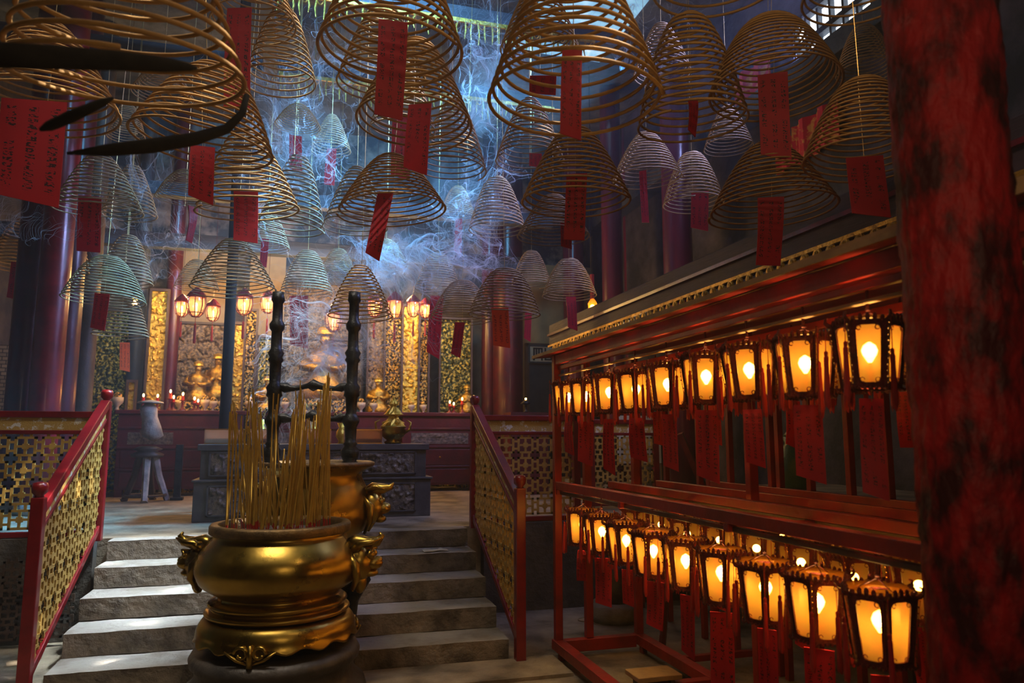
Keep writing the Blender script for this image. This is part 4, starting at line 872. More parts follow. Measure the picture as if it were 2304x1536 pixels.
for (xa, xb, lab) in ((462, 546, 'glass trough with a glowing rim at the left of the altar table'), (562, 612, 'short glass trough left behind the burner frame'), (775, 858, 'glass trough at the right of the altar table'), (650, 745, 'glass trough behind the rear burner frame')):
    P0 = atY(xa, 985, 8.45); P1 = atY(xb, 985, 8.45); w_ = P1.x - P0.x
    t = thing('glass_trough', ((P0.x + P1.x) / 2, 8.45, ZT), lab, 'trough', 'glass troughs on the altar table'); g = MB(); h_ = 0.15
    g.bb((-w_ / 2, -0.1, 0.012), (w_ / 2, -0.092, h_)); g.bb((-w_ / 2, 0.092, 0.012), (w_ / 2, 0.1, h_)); g.bb((-w_ / 2, -0.1, 0.012), (-w_ / 2 + 0.008, 0.1, h_)); g.bb((w_ / 2 - 0.008, -0.1, 0.012), (w_ / 2, 0.1, h_)); g.build('glass_case', 'glass', t)
    g = MB(); g.bb((-w_ / 2 - 0.01, -0.11, h_), (w_ / 2 + 0.01, -0.095, h_ + 0.012)); g.bb((-w_ / 2 - 0.01, 0.095, h_), (w_ / 2 + 0.01, 0.11, h_ + 0.012)); g.bb((-w_ / 2 - 0.01, -0.11, h_), (-w_ / 2 + 0.005, 0.11, h_ + 0.012)); g.bb((w_ / 2 - 0.005, -0.11, h_), (w_ / 2 + 0.01, 0.11, h_ + 0.012)); g.bb((-w_ / 2, -0.1, 0), (w_ / 2, 0.1, 0.012)); g.build('rim', 'bead', t)
    g = MB(); g.bb((-w_ / 2 + 0.015, -0.085, 0.0125), (w_ / 2 - 0.015, 0.085, 0.06)); g.build('sand_bed', 'pale', t)
q = atY(884, 990, 8.45); t = thing('censer', (q.x, 8.45, ZT), 'tall ornate gilt censer at the right end of the altar table', 'censer')
m_ = MB(); m_.lathe([(0.09, 0), (0.1, 0.02), (0.07, 0.04), (0.12, 0.08), (0.15, 0.13), (0.13, 0.17), (0.15, 0.19), (0.14, 0.2)], n=24); m_.build('bowl', 'brass', t, smooth=True)
m_ = MB(); m_.lathe([(0.13, 0.2), (0.11, 0.24), (0.06, 0.28), (0.05, 0.31), (0.10, 0.33), (0.07, 0.37), (0.03, 0.42), (0.05, 0.45), (0.02, 0.5), (0.005, 0.55)], n=20, fn=lambda r, z, a: (r * (1 + 0.18 * math.sin(6 * a + z * 60)), z)); m_.build('pierced_lid', 'goldbright', t)
for s in (-1, 1):
    m_ = MB(); m_.tube([(s * 0.13, 0, 0.12), (s * 0.19, 0, 0.16), (s * 0.2, 0, 0.24), (s * 0.15, 0, 0.27)], [0.015, 0.015, 0.012, 0.006], 6); m_.build('handle', 'brass', t, smooth=True)
for i, (x, s, lab) in enumerate(((585, 0.8, 'gilt vase between the joss sticks on the altar table'), (768, 0.7, 'small gilt vase beside the right frame post'), (700, 0.9, 'gilt lidded pot behind the rear burner'))):
    q = atY(x, 990, 8.75); t = thing('gilt_vase', (q.x, 8.8, ZT), lab, 'vase'); m_ = MB(); m_.lathe([(0.06 * s, 0), (0.04 * s, 0.03), (0.09 * s, 0.12 * s), (0.08 * s, 0.2 * s), (0.04 * s, 0.26 * s), (0.07 * s, 0.34 * s)], n=18); m_.build('body', 'goldbright', t, smooth=True)
    m_ = MB(); 
    for k in range(7): a = k * 0.9; m_.tube([(0, 0, 0.32 * s), (0.04 * math.cos(a), 0.04 * math.sin(a), 0.42 * s), (0.09 * math.cos(a), 0.09 * math.sin(a), 0.5 * s)], [0.008, 0.012, 0.018], 5)
    m_.build('spray', 'carved', t)

q = atz(1035, 1284, 0.645); m_ = MB()
for i in range(9):
    for j in range(5): m_.v.append(((i - 4) * 0.028, (j - 2) * 0.03, 0.012 + 0.02 * abs(noise.noise(Vector((i * 0.9, j * 0.9, 3)))) * (1 if 0 < i < 8 else 0.2)))
for i in range(8):
    for j in range(4): a = i * 5 + j; m_.f.append((a, a + 5, a + 6, a + 1))
o = m_.build('crumpled_paper', 'white', loc=(q.x, 6.72, 0.636)); s2 = o.modifiers.new('thick', 'SOLIDIFY'); s2.thickness = 0.004; tag(o, 'crumpled pale paper lying on the second step at the right', 'paper')

# grey stone stand at the left
q = atY(325, 1124, 11.1); q.z = PZ; t = thing('stone_stand', (q.x, q.y, PZ), 'grey weathered carved drum stand on three splayed legs at the left', 'stand', rz=0.2)
dq = (q - E0).dot(fw); k_ = dq / F
H_ = 228 * k_
m_ = MB(); m_.lathe([(0.10, H_ - 0.03), (0.17, H_ - 0.05), (0.16, H_ - 0.03), (0.07, H_ - 0.01), (0.03, H_)], n=18); m_.build('hat_cap', 'greystone', t, smooth=True)
m_ = MB()
pts = [(0.0, 0, H_ - 0.05), (-0.02, 0, H_ - 0.12), (0.0, 0, H_ - 0.25), (0.03, 0, H_ - 0.38), (0.04, 0, H_ - 0.46), (0.0, 0, H_ - 0.54)]; m_.tube(pts, [0.06, 0.11, 0.10, 0.12, 0.15, 0.09], 12); m_.build('carved_body', 'greystone', t, smooth=True)
m_ = MB(); m_.lathe([(0.1, H_ * 0.44), (0.2, H_ * 0.43), (0.21, H_ * 0.46), (0.12, H_ * 0.49), (0.19, H_ * 0.51), (0.1, H_ * 0.54)], n=18, fn=lambda r, z, a: (r * (1 + 0.06 * math.sin(5 * a)), z)); m_.build('collar', 'brownwood', t, smooth=True)
for (a, mm) in ((-1.6, 'greystone'), (0.2, 'greystone'), (2.6, 'brownwood'), (1.2, 'brownwood')):
    m_ = MB(); dr = Vector((math.cos(a), math.sin(a), 0)); m_.tube([dr * 0.1 + Vector((0, 0, H_ * 0.45)), dr * 0.16 + Vector((0, 0, H_ * 0.25)), dr * 0.28 + Vector((0, 0, 0.02)), dr * 0.30 + Vector((0, 0, 0))], [0.05, 0.045, 0.04, 0.05], 6); m_.build('leg', mm, t)
m_ = MB(); m_.tube([(0.26 * math.cos(a * 0.52), 0.26 * math.sin(a * 0.52), 0.08) for a in range(12)], 0.018, 6, closed=True); m_.build('ring_stretcher', 'brownwood', t)
q = atY(398, 1120, 11.2); m_ = MB(); m_.box((0, 0, 0.38), (0.09, 0.09, 0.76)); m_.box((0, 0, 0.02), (0.16, 0.12, 0.04)); o = m_.build('sign_post', 'bronze', loc=(q.x, q.y, PZ), bevel=0.005); tag(o, 'short black post right of the stone stand', 'post')

# ---------------------------------------------------------------- altars and gilded carvings at the back
def cabinet(px0, px1, Y, z1, lab, slope=0.0):
    a = atY(px0, 1000, Y); b = atY(px1, 1000, Y); w_ = b.x - a.x; xc = (a.x + b.x) / 2
    t = thing('altar_cabinet', (xc, Y, PZ), lab, 'cabinet', 'dark red altar cabinets'); h_ = z1 - PZ
    m_ = MB(); m_.bb((-w_ / 2, 0, 0.1), (w_ / 2, 0.48, h_ - 0.06)); m_.build('body', 'cabinet', t, bevel=0.006)
    m_ = MB(); m_.bb((-w_ / 2 - 0.04, -0.06, h_ - 0.06), (w_ / 2 + 0.04, 0.5, h_)); m_.build('cabinet_top', 'cabinet', t, bevel=0.01)
    for zz in (h_ * 0.78, h_ * 0.55, h_ * 0.3):
        m_ = MB(); m_.bb((-w_ / 2, -0.03, zz), (w_ / 2, 0, zz + 0.03)); m_.build('moulding', 'lacq_dark', t, bevel=0.004)
    n = max(1, int(w_ / 0.7))
    for i in range(n):
        x0 = -w_ / 2 + 0.06 + i * (w_ - 0.06) / n; x1 = x0 + (w_ - 0.06) / n - 0.06
        m_ = MB(); m_.bb((x0, -0.018, h_ * 0.33), (x1, 0, h_ * 0.53)); d_ = m_.build('drawer', 'lacq_dark', t, bevel=0.004); g = MB(); g.ball(((x0 + x1) / 2, -0.03, h_ * 0.43), 0.018, 8); g.build('knob', 'gold', d_)
        m_ = MB(); m_.bb((x0, -0.016, 0.13), (x1, 0, h_ * 0.28)); m_.build('door', 'lacq_dark', t, bevel=0.004)
        if i % 2 == 0: relief(x0 + 0.08, x1 - 0.08, h_ * 0.6, h_ * 0.74, -0.006, 0.015, 'relief', t, (0, 0, 0), seed=i, nx=24, th=0.005)
    for s in (-1, 1):
        m_ = MB(); m_.bb((s * (w_ / 2 - 0.06) - 0.05, 0.0, 0), (s * (w_ / 2 - 0.06) + 0.05, 0.1, 0.1)); m_.build('foot', 'cabinet', t)
    return t
cabinet(262, 545, 11.95, 2.06, 'dark red altar cabinet at the left, behind the stone stand')
cabinet(560, 890, 12.0, 2.06, 'dark red altar cabinet in the centre behind the grey table')
cabinet(905, 1072, 11.9, 2.06, 'dark red altar cabinet at the right, beside the stair railing')
def gpanel(px0, px1, py0, py1, Y, m, lab, nm='carved_panel', amp=0.05, fr=9.0, nx=44, cat='panel', seed=None):
    Y += 0.5; a = atY(px0, (py0 + py1) / 2, Y); b = atY(px1, (py0 + py1) / 2, Y); z1 = atY((px0 + px1) / 2, py0, Y).z; z0 = atY((px0 + px1) / 2, py1, Y).z
    z0 = max(z0, PZ) if cat == 'canopy' else PZ; z1 = min(z1, ZC - 0.1); t = thing(nm, ((a.x + b.x) / 2, Y, z0), lab, cat, 'gilded carvings behind the altars'); w_ = b.x - a.x; h_ = z1 - z0
    relief(-w_ / 2, w_ / 2, 0, h_, 0, amp, m, t, (0, 0, 0), nm='carving', seed=seed if seed is not None else px0, fr=fr, nx=nx, th=0.04)
    e_ = MB(); e_.bb((-w_ / 2 - 0.03, -0.05, 0), (-w_ / 2, 0.04, h_)); e_.bb((w_ / 2, -0.05, 0), (w_ / 2 + 0.03, 0.04, h_)); e_.bb((-w_ / 2 - 0.03, -0.05, h_), (w_ / 2 + 0.03, 0.04, h_ + 0.04)); e_.build('border', 'brownwood', t); return t
gpanel(205, 290, 700, 1110, 12.6, 'carvedgreen', 'dark carved screen with gilt specks right of the brown pillar', fr=13, nx=40)
gpanel(332, 368, 655, 1000, 12.2, 'goldbright', 'tall gilded couplet board left of the left niche', fr=16, nx=22)
gpanel(282, 296, 860, 1110, 12.1, 'goldbright', 'narrow bright gold strip beside the near black column', fr=16, nx=10, cat='panel')
gpanel(524, 545, 730, 960, 12.1, 'goldbright', 'bright gold pilaster right of the thin dark post', fr=18, nx=16)
gpanel(550, 572, 700, 960, 12.3, 'carved', 'second gilded pilaster right of the bright gold one', fr=18, nx=16)
gpanel(580, 612, 760, 960, 12.4, 'carvedgreen', 'greenish gilt panel left of the burner frame', fr=16, nx=20)
gpanel(828, 862, 720, 960, 12.5, 'carvedgrey', 'soot brown carved panel right of the burner frame', fr=15, nx=20)
gpanel(866, 900, 700, 960, 12.4, 'carved', 'gilded carved pillar front right of the burner frame', fr=16, nx=20)
gpanel(906, 940, 690, 960, 12.2, 'goldbright', 'brightest gold couplet board in the right half of the altar', fr=18, nx=22)
gpanel(944, 962, 720, 950, 12.3, 'carved', 'narrow gilded strip beside the brightest gold board', fr=18, nx=12)
gpanel(990, 1058, 720, 1000, 12.6, 'carvedgreen', 'dark green carved screen behind the right candles', fr=13, nx=40)
gpanel(640, 810, 640, 760, 13.42, 'carvedgrey', 'carved canopy over the central niche', fr=9, nx=60, cat='canopy')
gpanel(640, 812, 765, 980, 13.1, 'carvedgrey', 'carved figures backing the central niche', fr=8, nx=70, amp=0.12)
gpanel(398, 512, 730, 960, 13.1, 'carvedgrey', 'carved gilt backing of the left niche', fr=8, nx=60, amp=0.12)
# beige niche back and plaster walls
for (x0, x1, y0, y1, Y, nm, m) in ((395, 515, 560, 730, 13.85, 'trim_1', 'plaster'), (560, 640, 560, 800, 13.86, 'trim_2', 'plaster'), (1166, 1420, 600, 1010, 13.55, 'trim_3', 'plaster'), (1490, 1900, 560, 900, 13.55, 'trim_4', 'plaster')):
    a = atY(x0, (y0 + y1) / 2, Y); b = atY(x1, (y0 + y1) / 2, Y); z1 = atY((x0 + x1) / 2, y0, Y).z; z0 = atY((x0 + x1) / 2, y1, Y).z
    m_ = MB(); m_.bb((a.x, Y, max(z0, PZ)), (min(b.x, XR - .01), Y + 0.1, z1)); struct(m_, nm, m)
bw = bpy.data.materials.new('pale old brick'); bw.use_nodes = True; nt = bw.node_tree; br = nt.nodes.new('ShaderNodeTexBrick'); tc = nt.nodes.new('ShaderNodeTexCoord'); mp = nt.nodes.new('ShaderNodeMapping'); mp.inputs['Rotation'].default_value = (PI / 2, 0, 0)
nt.links.new(tc.outputs['Object'], mp.inputs[0]); nt.links.new(mp.outputs[0], br.inputs['Vector']); br.inputs['Scale'].default_value = 4.2; br.inputs['Color1'].default_value = (0.3, 0.24, 0.14, 1); br.inputs['Color2'].default_value = (0.2, 0.17, 0.11, 1); br.inputs['Mortar'].default_value = (0.03, 0.03, 0.025, 1); br.inputs['Mortar Size'].default_value = 0.03
nt.links.new(br.outputs[0], nt.nodes['Principled BSDF'].inputs['Base Color'])
m_ = MB(); m_.bb((XL, 13.2, PZ), (-3.05, 13.3, 3.1)); o = m_.build('trim_5', bw); o['kind'] = 'structure'

# statues in the niches
def statue(px, py, Y, h, lab, z0=None):
    Y += 0.45
    q = atY(px, py, Y); t = thing('gilt_statue', (q.x, Y, q.z), lab, 'statue', 'gilt altar statues'); s = h
    m_ = MB(); m_.lathe([(0.30 * s, 0), (0.34 * s, 0.06 * s), (0.30 * s, 0.18 * s), (0.20 * s, 0.30 * s), (0.22 * s, 0.45 * s), (0.24 * s, 0.58 * s), (0.18 * s, 0.68 * s), (0.07 * s, 0.72 * s), (0.07 * s, 0.76 * s)], n=20, fn=lambda r, z, a: (r * (1 + 0.07 * math.sin(7 * a + z * 9)), z))
    m_.ball((0, 0, 0.83 * s), 0.09 * s, 14, (0.9, 0.95, 1.15)); m_.ball((0, -0.085 * s, 0.82 * s), 0.018 * s, 6)
    for k in (-1, 1): m_.tube([(k * 0.2 * s, 0, 0.62 * s), (k * 0.27 * s, -0.08 * s, 0.45 * s), (k * 0.1 * s, -0.24 * s, 0.42 * s), (k * 0.03 * s, -0.26 * s, 0.46 * s)], [0.07 * s, 0.08 * s, 0.05 * s, 0.03 * s], 8)
    m_.build('body', 'gold', t, smooth=True)
    c_ = MB(); c_.lathe([(0.10 * s, 0.89 * s), (0.13 * s, 0.9 * s), (0.11 * s, 0.95 * s), (0.12 * s, 0.99 * s), (0.03 * s, 1.03 * s)], n=12, fn=lambda r, z, a: (r * (1 + 0.1 * math.sin(6 * a)), z)); c_.build('crown', 'goldbright', t)
    b_ = MB(); b_.bb((-0.38 * s, -0.3 * s, PZ - q.z + 0.001), (0.38 * s, 0.3 * s, 0)); b_.build('throne_base', 'carved', t)
statue(442, 905, 12.45, 0.66, 'seated gilt statue at the left in the left niche')
statue(487, 900, 12.6, 0.76, 'seated gilt statue at the right in the left niche')
statue(728, 900, 12.5, 1.25, 'large gilt statue in the smoke behind the burner frame')
statue(1050, 930, 12.3, 0.5, 'small gilt figure behind the right candles')
statue(600, 930, 12.2, 0.6, 'small gilt figure left of the burner frame')
statue(850, 930, 12.2, 0.6, 'small gilt figure right of the burner frame')
for i, (x, s) in enumerate(((262, 0.5), (235, 0.5), (402, 0.42), (478, 0.4), (460, 0.45), (500, 0.4), (560, 0.42), (640, 0.4), (812, 0.42), (840, 0.4), (925, 0.35), (952, 0.35))):
    q = atY(x, 938, 12.3); t = thing('offering_cup', (q.x, 12.3, 2.06), 'x', 'cup', 'offering cups on the altar cabinets')
    t['label'] = 'pale offering cup on the %s altar cabinet' % ('left' if x < 548 else 'central' if x < 895 else 'right'); t['label'] += ', ' + ('leftmost', 'second from left', 'third from left', 'fourth from left', 'fifth from left', 'rightmost', 'leftmost', 'second from left', 'third from left', 'rightmost', 'left one', 'right one')[i if i > 1 else 1 - i]
    m_ = MB(); m_.lathe([(0.1 * s, 0), (0.05 * s, 0.05 * s), (0.05 * s, 0.12 * s), (0.16 * s, 0.25 * s), (0.17 * s, 0.4 * s)], n=14); m_.build('cup', 'pale', t, smooth=True)
    m_ = MB(); m_.ball((0, 0, 0.45 * s), 0.12 * s, 8); m_.build('offering', 'carved', t)

# candlesticks
def candlestick(px, py, Y, base_z, lab, sc=1.0):
    q = atY(px, py, Y); h = q.z - base_z; t = thing('candlestick', (q.x, Y, base_z), lab, 'candlestick', 'red candles on the altars')
    m_ = MB(); m_.lathe([(0.06, 0), (0.05, 0.02), (0.02, 0.04), (0.015, h * 0.45), (0.03, h * 0.5), (0.012, h * 0.55), (0.05, h * 0.6), (0.05, h * 0.62)], n=12); m_.build('stand', 'lacq', t, smooth=True)
    m_ = MB(); m_.cyl((0, 0, h * 0.6), (0, 0, h - 0.03), 0.022 * sc, n=10); m_.build('candle', 'candle', t)
    m_ = MB(); m_.ball((0, 0, h), 0.014, 8, (1, 1, 1.9)); m_.build('flame', 'flame', t)
    return t
cds = [(323, 889, 'leftmost red altar candle, behind the stone stand'), (355, 890, 'second red candle from the left on the left altar'), (384, 880, 'tallest red candle on the left altar'), (391, 893, 'short red candle right beside the tallest one'), (412, 886, 'fifth red candle from the left on the left altar'), (438, 896, 'sixth red candle from the left on the left altar'), (446, 901, 'short red candle nearest the left niche')]
for i, (x, y, lab) in enumerate(cds): candlestick(x, y, 12.15, 2.06, lab)
for i, (x, y, lab) in enumerate(((1012, 904, 'leftmost red candle on the right altar'), (1021, 908, 'short red candle beside the leftmost on the right altar'), (1040, 897, 'middle red candle on the right altar'), (1066, 893, 'tall red candle beside the railing post'))): candlestick(x, y, 12.1, 2.06, lab)
for x, e_ in ((400, 5), (1038, 4), (880, 4)):
    q = atY(x, 885, 11.35); light('candle_glow', 'POINT', q, e_, (1, 0.42, 0.1), radius=0.05)

# palace lanterns in front of the altars
def palace_proto():
    t = thing('palace_lantern', (0, 0, 0), 'x', 'lantern', 'red palace lanterns over the altars')
    fr_ = MB()
    for k in range(8):
        a = 2 * PI * k / 8; fr_.tube([(r * math.cos(a), r * math.sin(a), z) for r, z in ((0.05, 0.0), (0.10, 0.05), (0.13, 0.16), (0.12, 0.27), (0.07, 0.33))], 0.007, 5)
    for r, z in ((0.05, 0), (0.10, 0.05), (0.12, 0.27)): fr_.tube([(r * math.cos(a * 0.39), r * math.sin(a * 0.39), z) for a in range(16)], 0.007, 5, closed=True)
    fr_.build('frame', 'lacq', t)
    c_ = MB(); c_.lathe([(0.12, 0.27), (0.14, 0.28), (0.11, 0.33), (0.05, 0.39), (0.02, 0.42)], n=12); c_.build('cap', 'lacq', t)
    g = MB(); g.lathe([(0.045, 0.01), (0.085, 0.06), (0.11, 0.16), (0.10, 0.26)], n=16, cap=False); g.build('glass_shade', 'glass', t, smooth=True)
    b_ = MB(); b_.ball((0, 0, 0.17), 0.022, 10, (1, 1, 1.3)); b_.build('bulb', 'bulbred', t, smooth=True)
    s_ = MB(); s_.cyl((0, 0, -0.0), (0, 0, -0.1), 0.004, n=5); s_.lathe([(0.01, -0.1), (0.016, -0.12), (0.02, -0.36), (0.012, -0.38)], n=8); s_.build('tassel', 'tassel', t)
    w_ = MB(); w_.cyl((0, 0, 0), (0, 0, 1), 0.004, n=5); o_ = w_.build('hanging_cord', 'lacq_dark', t); o_.location.z = 0.42; return t
pp = palace_proto(); reg(pp)
PLN = [(440, 712, 11.0, 1.0, 'brightest red palace lantern in front of the left niche'), (478, 722, 11.6, 0.8, 'narrow palace lantern right of the brightest one in the left niche'), (408, 712, 11.6, 0.8, 'dim palace lantern left of the brightest one'),
       (548, 708, 11.3, 0.95, 'palace lantern below the coil before the left niche'), (602, 704, 11.6, 0.85, 'palace lantern left of the burner frame'), (750, 745, 10.6, 0.95, 'palace lantern below the tan coil above the burner frame'),
       (842, 712, 11.5, 0.9, 'palace lantern right of the burner frame in the smoke'), (888, 716, 11.3, 1.0, 'palace lantern in front of the gilded pillar'), (930, 712, 11.6, 0.85, 'palace lantern in front of the brightest gold board'), (957, 715, 11.9, 0.8, 'rightmost palace lantern over the altars')]
for i, (x, y, Y, s, lab) in enumerate(PLN):
    q = atY(x, y, Y); t = pp if i == 0 else copy_tree(pp); t.location = q; t.scale = (s,) * 3; t['label'] = lab
    for c_ in t.children:
        if c_.name.startswith('hanging_cord'): c_.scale.z = (ZC - 0.01 - q.z) / s - 0.42
    light('palace_lantern_glow', 'POINT', (0, 0, 0.17), 2.5, (1.0, 0.48, 0.14), radius=0.03, parent=t)
# electric lamps by the left couplet and over the altars
q = atY(303, 682, 11.6); t = thing('wall_lamp', q, 'bright warm lamp glowing beside the left couplet', 'lamp'); m_ = MB(); m_.ball((0, 0, 0), 0.035, 10); m_.build('bulb', 'bulbred', t); m_ = MB(); m_.lathe([(0.02, 0.04), (0.05, 0.06), (0.02, 0.1)], n=10); m_.build('socket', 'gold', t)
light('lamp_glow', 'POINT', (0, 0, 0), 12, (1.0, 0.62, 0.22), radius=0.05, parent=t)
for x, y, Y, e_ in ((455, 640, 12.2, 45), (720, 640, 11.8, 60), (900, 650, 11.9, 45), (560, 660, 11.7, 35), (1040, 700, 12.0, 18)):
    q = atY(x, y, Y); light('altar_lamp', 'POINT', q, e_, (1.0, 0.58, 0.18), radius=0.1)

# orange lantern and hanging cluster between the purple columns
q = atY(1333, 690, 10.2); t = thing('orange_lantern', q, 'glowing orange hanging lantern between the purple columns', 'lantern')
m_ = MB(); m_.lathe([(0.03, 0.12), (0.07, 0.05), (0.06, -0.05), (0.02, -0.15)], n=12); m_.build('shade', 'amber', t); m_ = MB(); m_.ball((0, 0, 0), 0.03, 8); m_.build('bulb', 'bulbred', t)
m_ = MB(); m_.tube([(0, 0, 0.5), (0, 0, 0.12)], 0.035, 6); m_.build('red_streamer', 'tassel', t); m_ = MB(); m_.cyl((0, 0, 0.5), (0, 0, ZC - 0.01 - q.z), 0.006, n=5); m_.build('hanging_cord', 'ashpost', t); light('orange_glow', 'POINT', (0, 0, 0), 10, (1, 0.35, 0.08), radius=0.04, parent=t)

# dark doorway with a cream sign at the right of the altars
q0 = atY(1195, 940, 13.3); q1 = atY(1268, 940, 13.3); zt_ = atY(1230, 778, 13.3).z
m_ = MB(); m_.bb((q0.x, 13.44, PZ), (q1.x + 1.6, 13.53, zt_)); struct(m_, 'door_1', 'doorblue')
fr_ = MB(); fr_.bb((q0.x - 0.06, 13.4, PZ), (q0.x, 13.53, zt_ + 0.06)); fr_.bb((q0.x - 0.06, 13.4, zt_), (q1.x + 1.6, 13.53, zt_ + 0.06)); struct(fr_, 'door_frame', 'brownwood')
s0 = atY(1203, 812, 13.3); s1 = atY(1252, 780, 13.3); t = thing('sign_board', ((s0.x + s1.x) / 2 + 0.08, 13.38, s0.z), 'small framed cream sign with black characters over the dark door', 'sign')
w_ = s1.x - s0.x + 0.3; h_ = s1.z - s0.z; m_ = MB(); m_.bb((-w_ / 2, 0, 0), (w_ / 2, 0.03, h_)); m_.build('board', 'cream', t)
m_ = MB()
for gx, gl in ((-0.29, ((0, .12, 0, .88), (.16, .12, .16, .88), (.05, .5, .05, .88), (.10, .5, .10, .88), (0, .88, .16, .88))), (-0.06, ((0, .15, 0, .88), (0, .15, .12, .15), (.12, .15, .12, .6), (.06, .6, .12, .6))), (0.14, ((0, .88, .2, .88), (.1, .1, .1, .88), (.1, .5, .19, .5), (.02, .1, .02, .5), (-.02, .1, .22, .1)))):
    for (x0, z0, x1, z1) in gl: m_.bb((gx + x0 - 0.016, -0.008, z0 * h_ - 0.014), (gx + x1 + 0.016, 0, z1 * h_ + 0.014))
m_.build('lettering', 'ink', t)
m_ = MB(); m_.bb((-w_ / 2 - .03, -0.012, -.03), (w_ / 2 + .03, 0.03, 0)); m_.bb((-w_ / 2 - .03, -0.012, h_), (w_ / 2 + .03, 0.03, h_ + .03)); m_.bb((-w_ / 2 - .03, -0.012, 0), (-w_ / 2, 0.03, h_)); m_.bb((w_ / 2, -0.012, 0), (w_ / 2 + .03, 0.03, h_)); m_.build('frame', 'doorblue', t)
q = atY(1183, 928, 11.0); t = thing('small_lamp', (q.x, 11.0, q.z), 'small dark hooded lamp standing before the plaster strip', 'lamp'); m_ = MB(); m_.lathe([(0.05, 0), (0.015, 0.03), (0.015, 0.12), (0.09, 0.14), (0.03, 0.19), (0.01, 0.2)], n=14); m_.build('hood', 'bronze', t, smooth=True); m_ = MB(); m_.ball((0, 0, 0.215), 0.015, 8); m_.build('flame', 'flame', t)
m_ = MB(); m_.bb((-0.3, -0.2, PZ - q.z), (0.3, 0.2, 0)); m_.build('stand', 'cabinet', t)

# things seen through the rack
q = atX(1438, 1005, 3.9); a = atY(1385, 985, 9.0); b = atY(1490, 985, 9.0)
t = thing('notice_board', ((a.x + b.x) / 2, 9.0, PZ), 'pale blank notice board on legs seen through the rack posts', 'board')
z0 = atY(1438, 1042, 9.0).z - PZ; z1 = atY(1438, 935, 9.0).z - PZ; w_ = b.x - a.x
m_ = MB(); m_.bb((-w_ / 2, 0, z0), (w_ / 2, 0.03, z1)); m_.build('board', 'white', t)
for s in (-1, 1): m_ = MB(); m_.bb((s * w_ / 2 - 0.02, 0, 0), (s * w_ / 2 + 0.02, 0.04, z1)); m_.build('leg', 'brownwood', t)
straight(3.4, 4.3, 8.4, 'short gilt fretwork railing seen through the rack posts', (3.42, 4.28))
m_ = MB(); A0 = atY(1530, 975, 8.2); B0 = atY(1600, 1130, 8.2); B0.z = PZ + 0.04; m_.tube([A0 - A0, B0 - A0], 0.05, 4); o = m_.build('leaning_plank', 'lacq', loc=A0); tag(o, 'violet lit red plank leaning behind the rack', 'plank')
m_ = MB(); m_.bb((3.7, 1.0, 1.10), (5.5, 6.9, 1.16)); t = thing('long_counter', (4.6, 4, 0), 'long bare brown counter behind the rack at the right', 'counter'); o = m_.build('worktop', 'floor', t); o.location = (-4.6, -4, 0)
for y in (1.3, 4, 6.7):
    for x in (3.8, 5.4): m_ = MB(); m_.bb((x - 0.04 - 4.6, y - 0.04 - 4, 0), (x + 0.04 - 4.6, y + 0.04 - 4, 1.1)); m_.build('leg', 'brownwood', t)
q = atX(1790, 1070, 4.3); t = thing('glazed_jar', (4.3, q.y, 1.16), 'green glazed jar on the counter behind the rack', 'jar'); m_ = MB(); m_.lathe([(0.08, 0), (0.13, 0.08), (0.15, 0.22), (0.12, 0.38), (0.08, 0.44), (0.1, 0.5)], n=20); m_.build('body', 'jade', t, smooth=True); m_ = MB(); m_.lathe([(0.1, 0.5), (0.07, 0.54), (0.02, 0.58)], n=16); m_.build('lid', 'jade', t, smooth=True)
q = atz(1395, 1400, 0); t = thing('stone_drum', (q.x, q.y + 0.1, 0), 'round stone column base on the floor behind the rack', 'stone'); m_ = MB(); m_.lathe([(0.22, 0), (0.24, 0.05), (0.24, 0.14), (0.2, 0.17)], n=24); m_.build('drum', 'stone', t, smooth=True); m_ = MB(); m_.lathe([(0.17, 0.17), (0.18, 0.3), (0.12, 0.45), (0.1, 0.5)], n=18); m_.build('dark_jar', 'blackstone', t, smooth=True)
q = atz(1318, 1395, 0); m_ = MB(); m_.lathe([(0.07, 0), (0.07, 0.012), (0.02, 0.02), (0.014, 0.04), (0.014, 0.8)], n=14); o = m_.build('stanchion', 'pale', smooth=True, loc=(q.x, q.y, 0)); tag(o, 'thin pale metal stand on a round foot behind the rack', 'stand')
m_ = MB(); a = atz(1490, 1465, 0); m_.tube([(0, 0, 0.02), (0.12, 0.15, 0.35), (0.2, 0.25, 0.8)], [0.03, 0.03, 0.025], 6); o = m_.build('bent_prop', 'lacq_dark', loc=(a.x, a.y, 0)); tag(o, 'dark red bent wooden prop leaning behind the rack base', 'prop')
# red and gold embroidered hangings high at the right
for x, y0, y1, X, lab in ((1830, 255, 345, 5.53, 'bright red and gold embroidered hanging high at the right'), (1790, 300, 370, 5.53, 'dimmer red hanging beside the embroidered one'), (1690, 150, 230, 5.53, 'red cloth hanging behind the broad wine red slip')):
    a = atX(x, y0, X); b = atX(x, y1, X); m_ = MB(); w_ = 0.8; n = 12
    for i in range(n + 1):
        for z in (0, b.z - a.z): m_.v.append((0.05 * math.sin(i * 1.3), (i / n - 0.5) * w_, z))
    for i in range(n): m_.f.append((2 * i, 2 * i + 1, 2 * i + 3, 2 * i + 2))
    o = m_.build('embroidered_hanging', 'fabric', loc=a); s2 = o.modifiers.new('thick', 'SOLIDIFY'); s2.thickness = 0.01; tag(o, lab, 'hanging', 'red hangings')
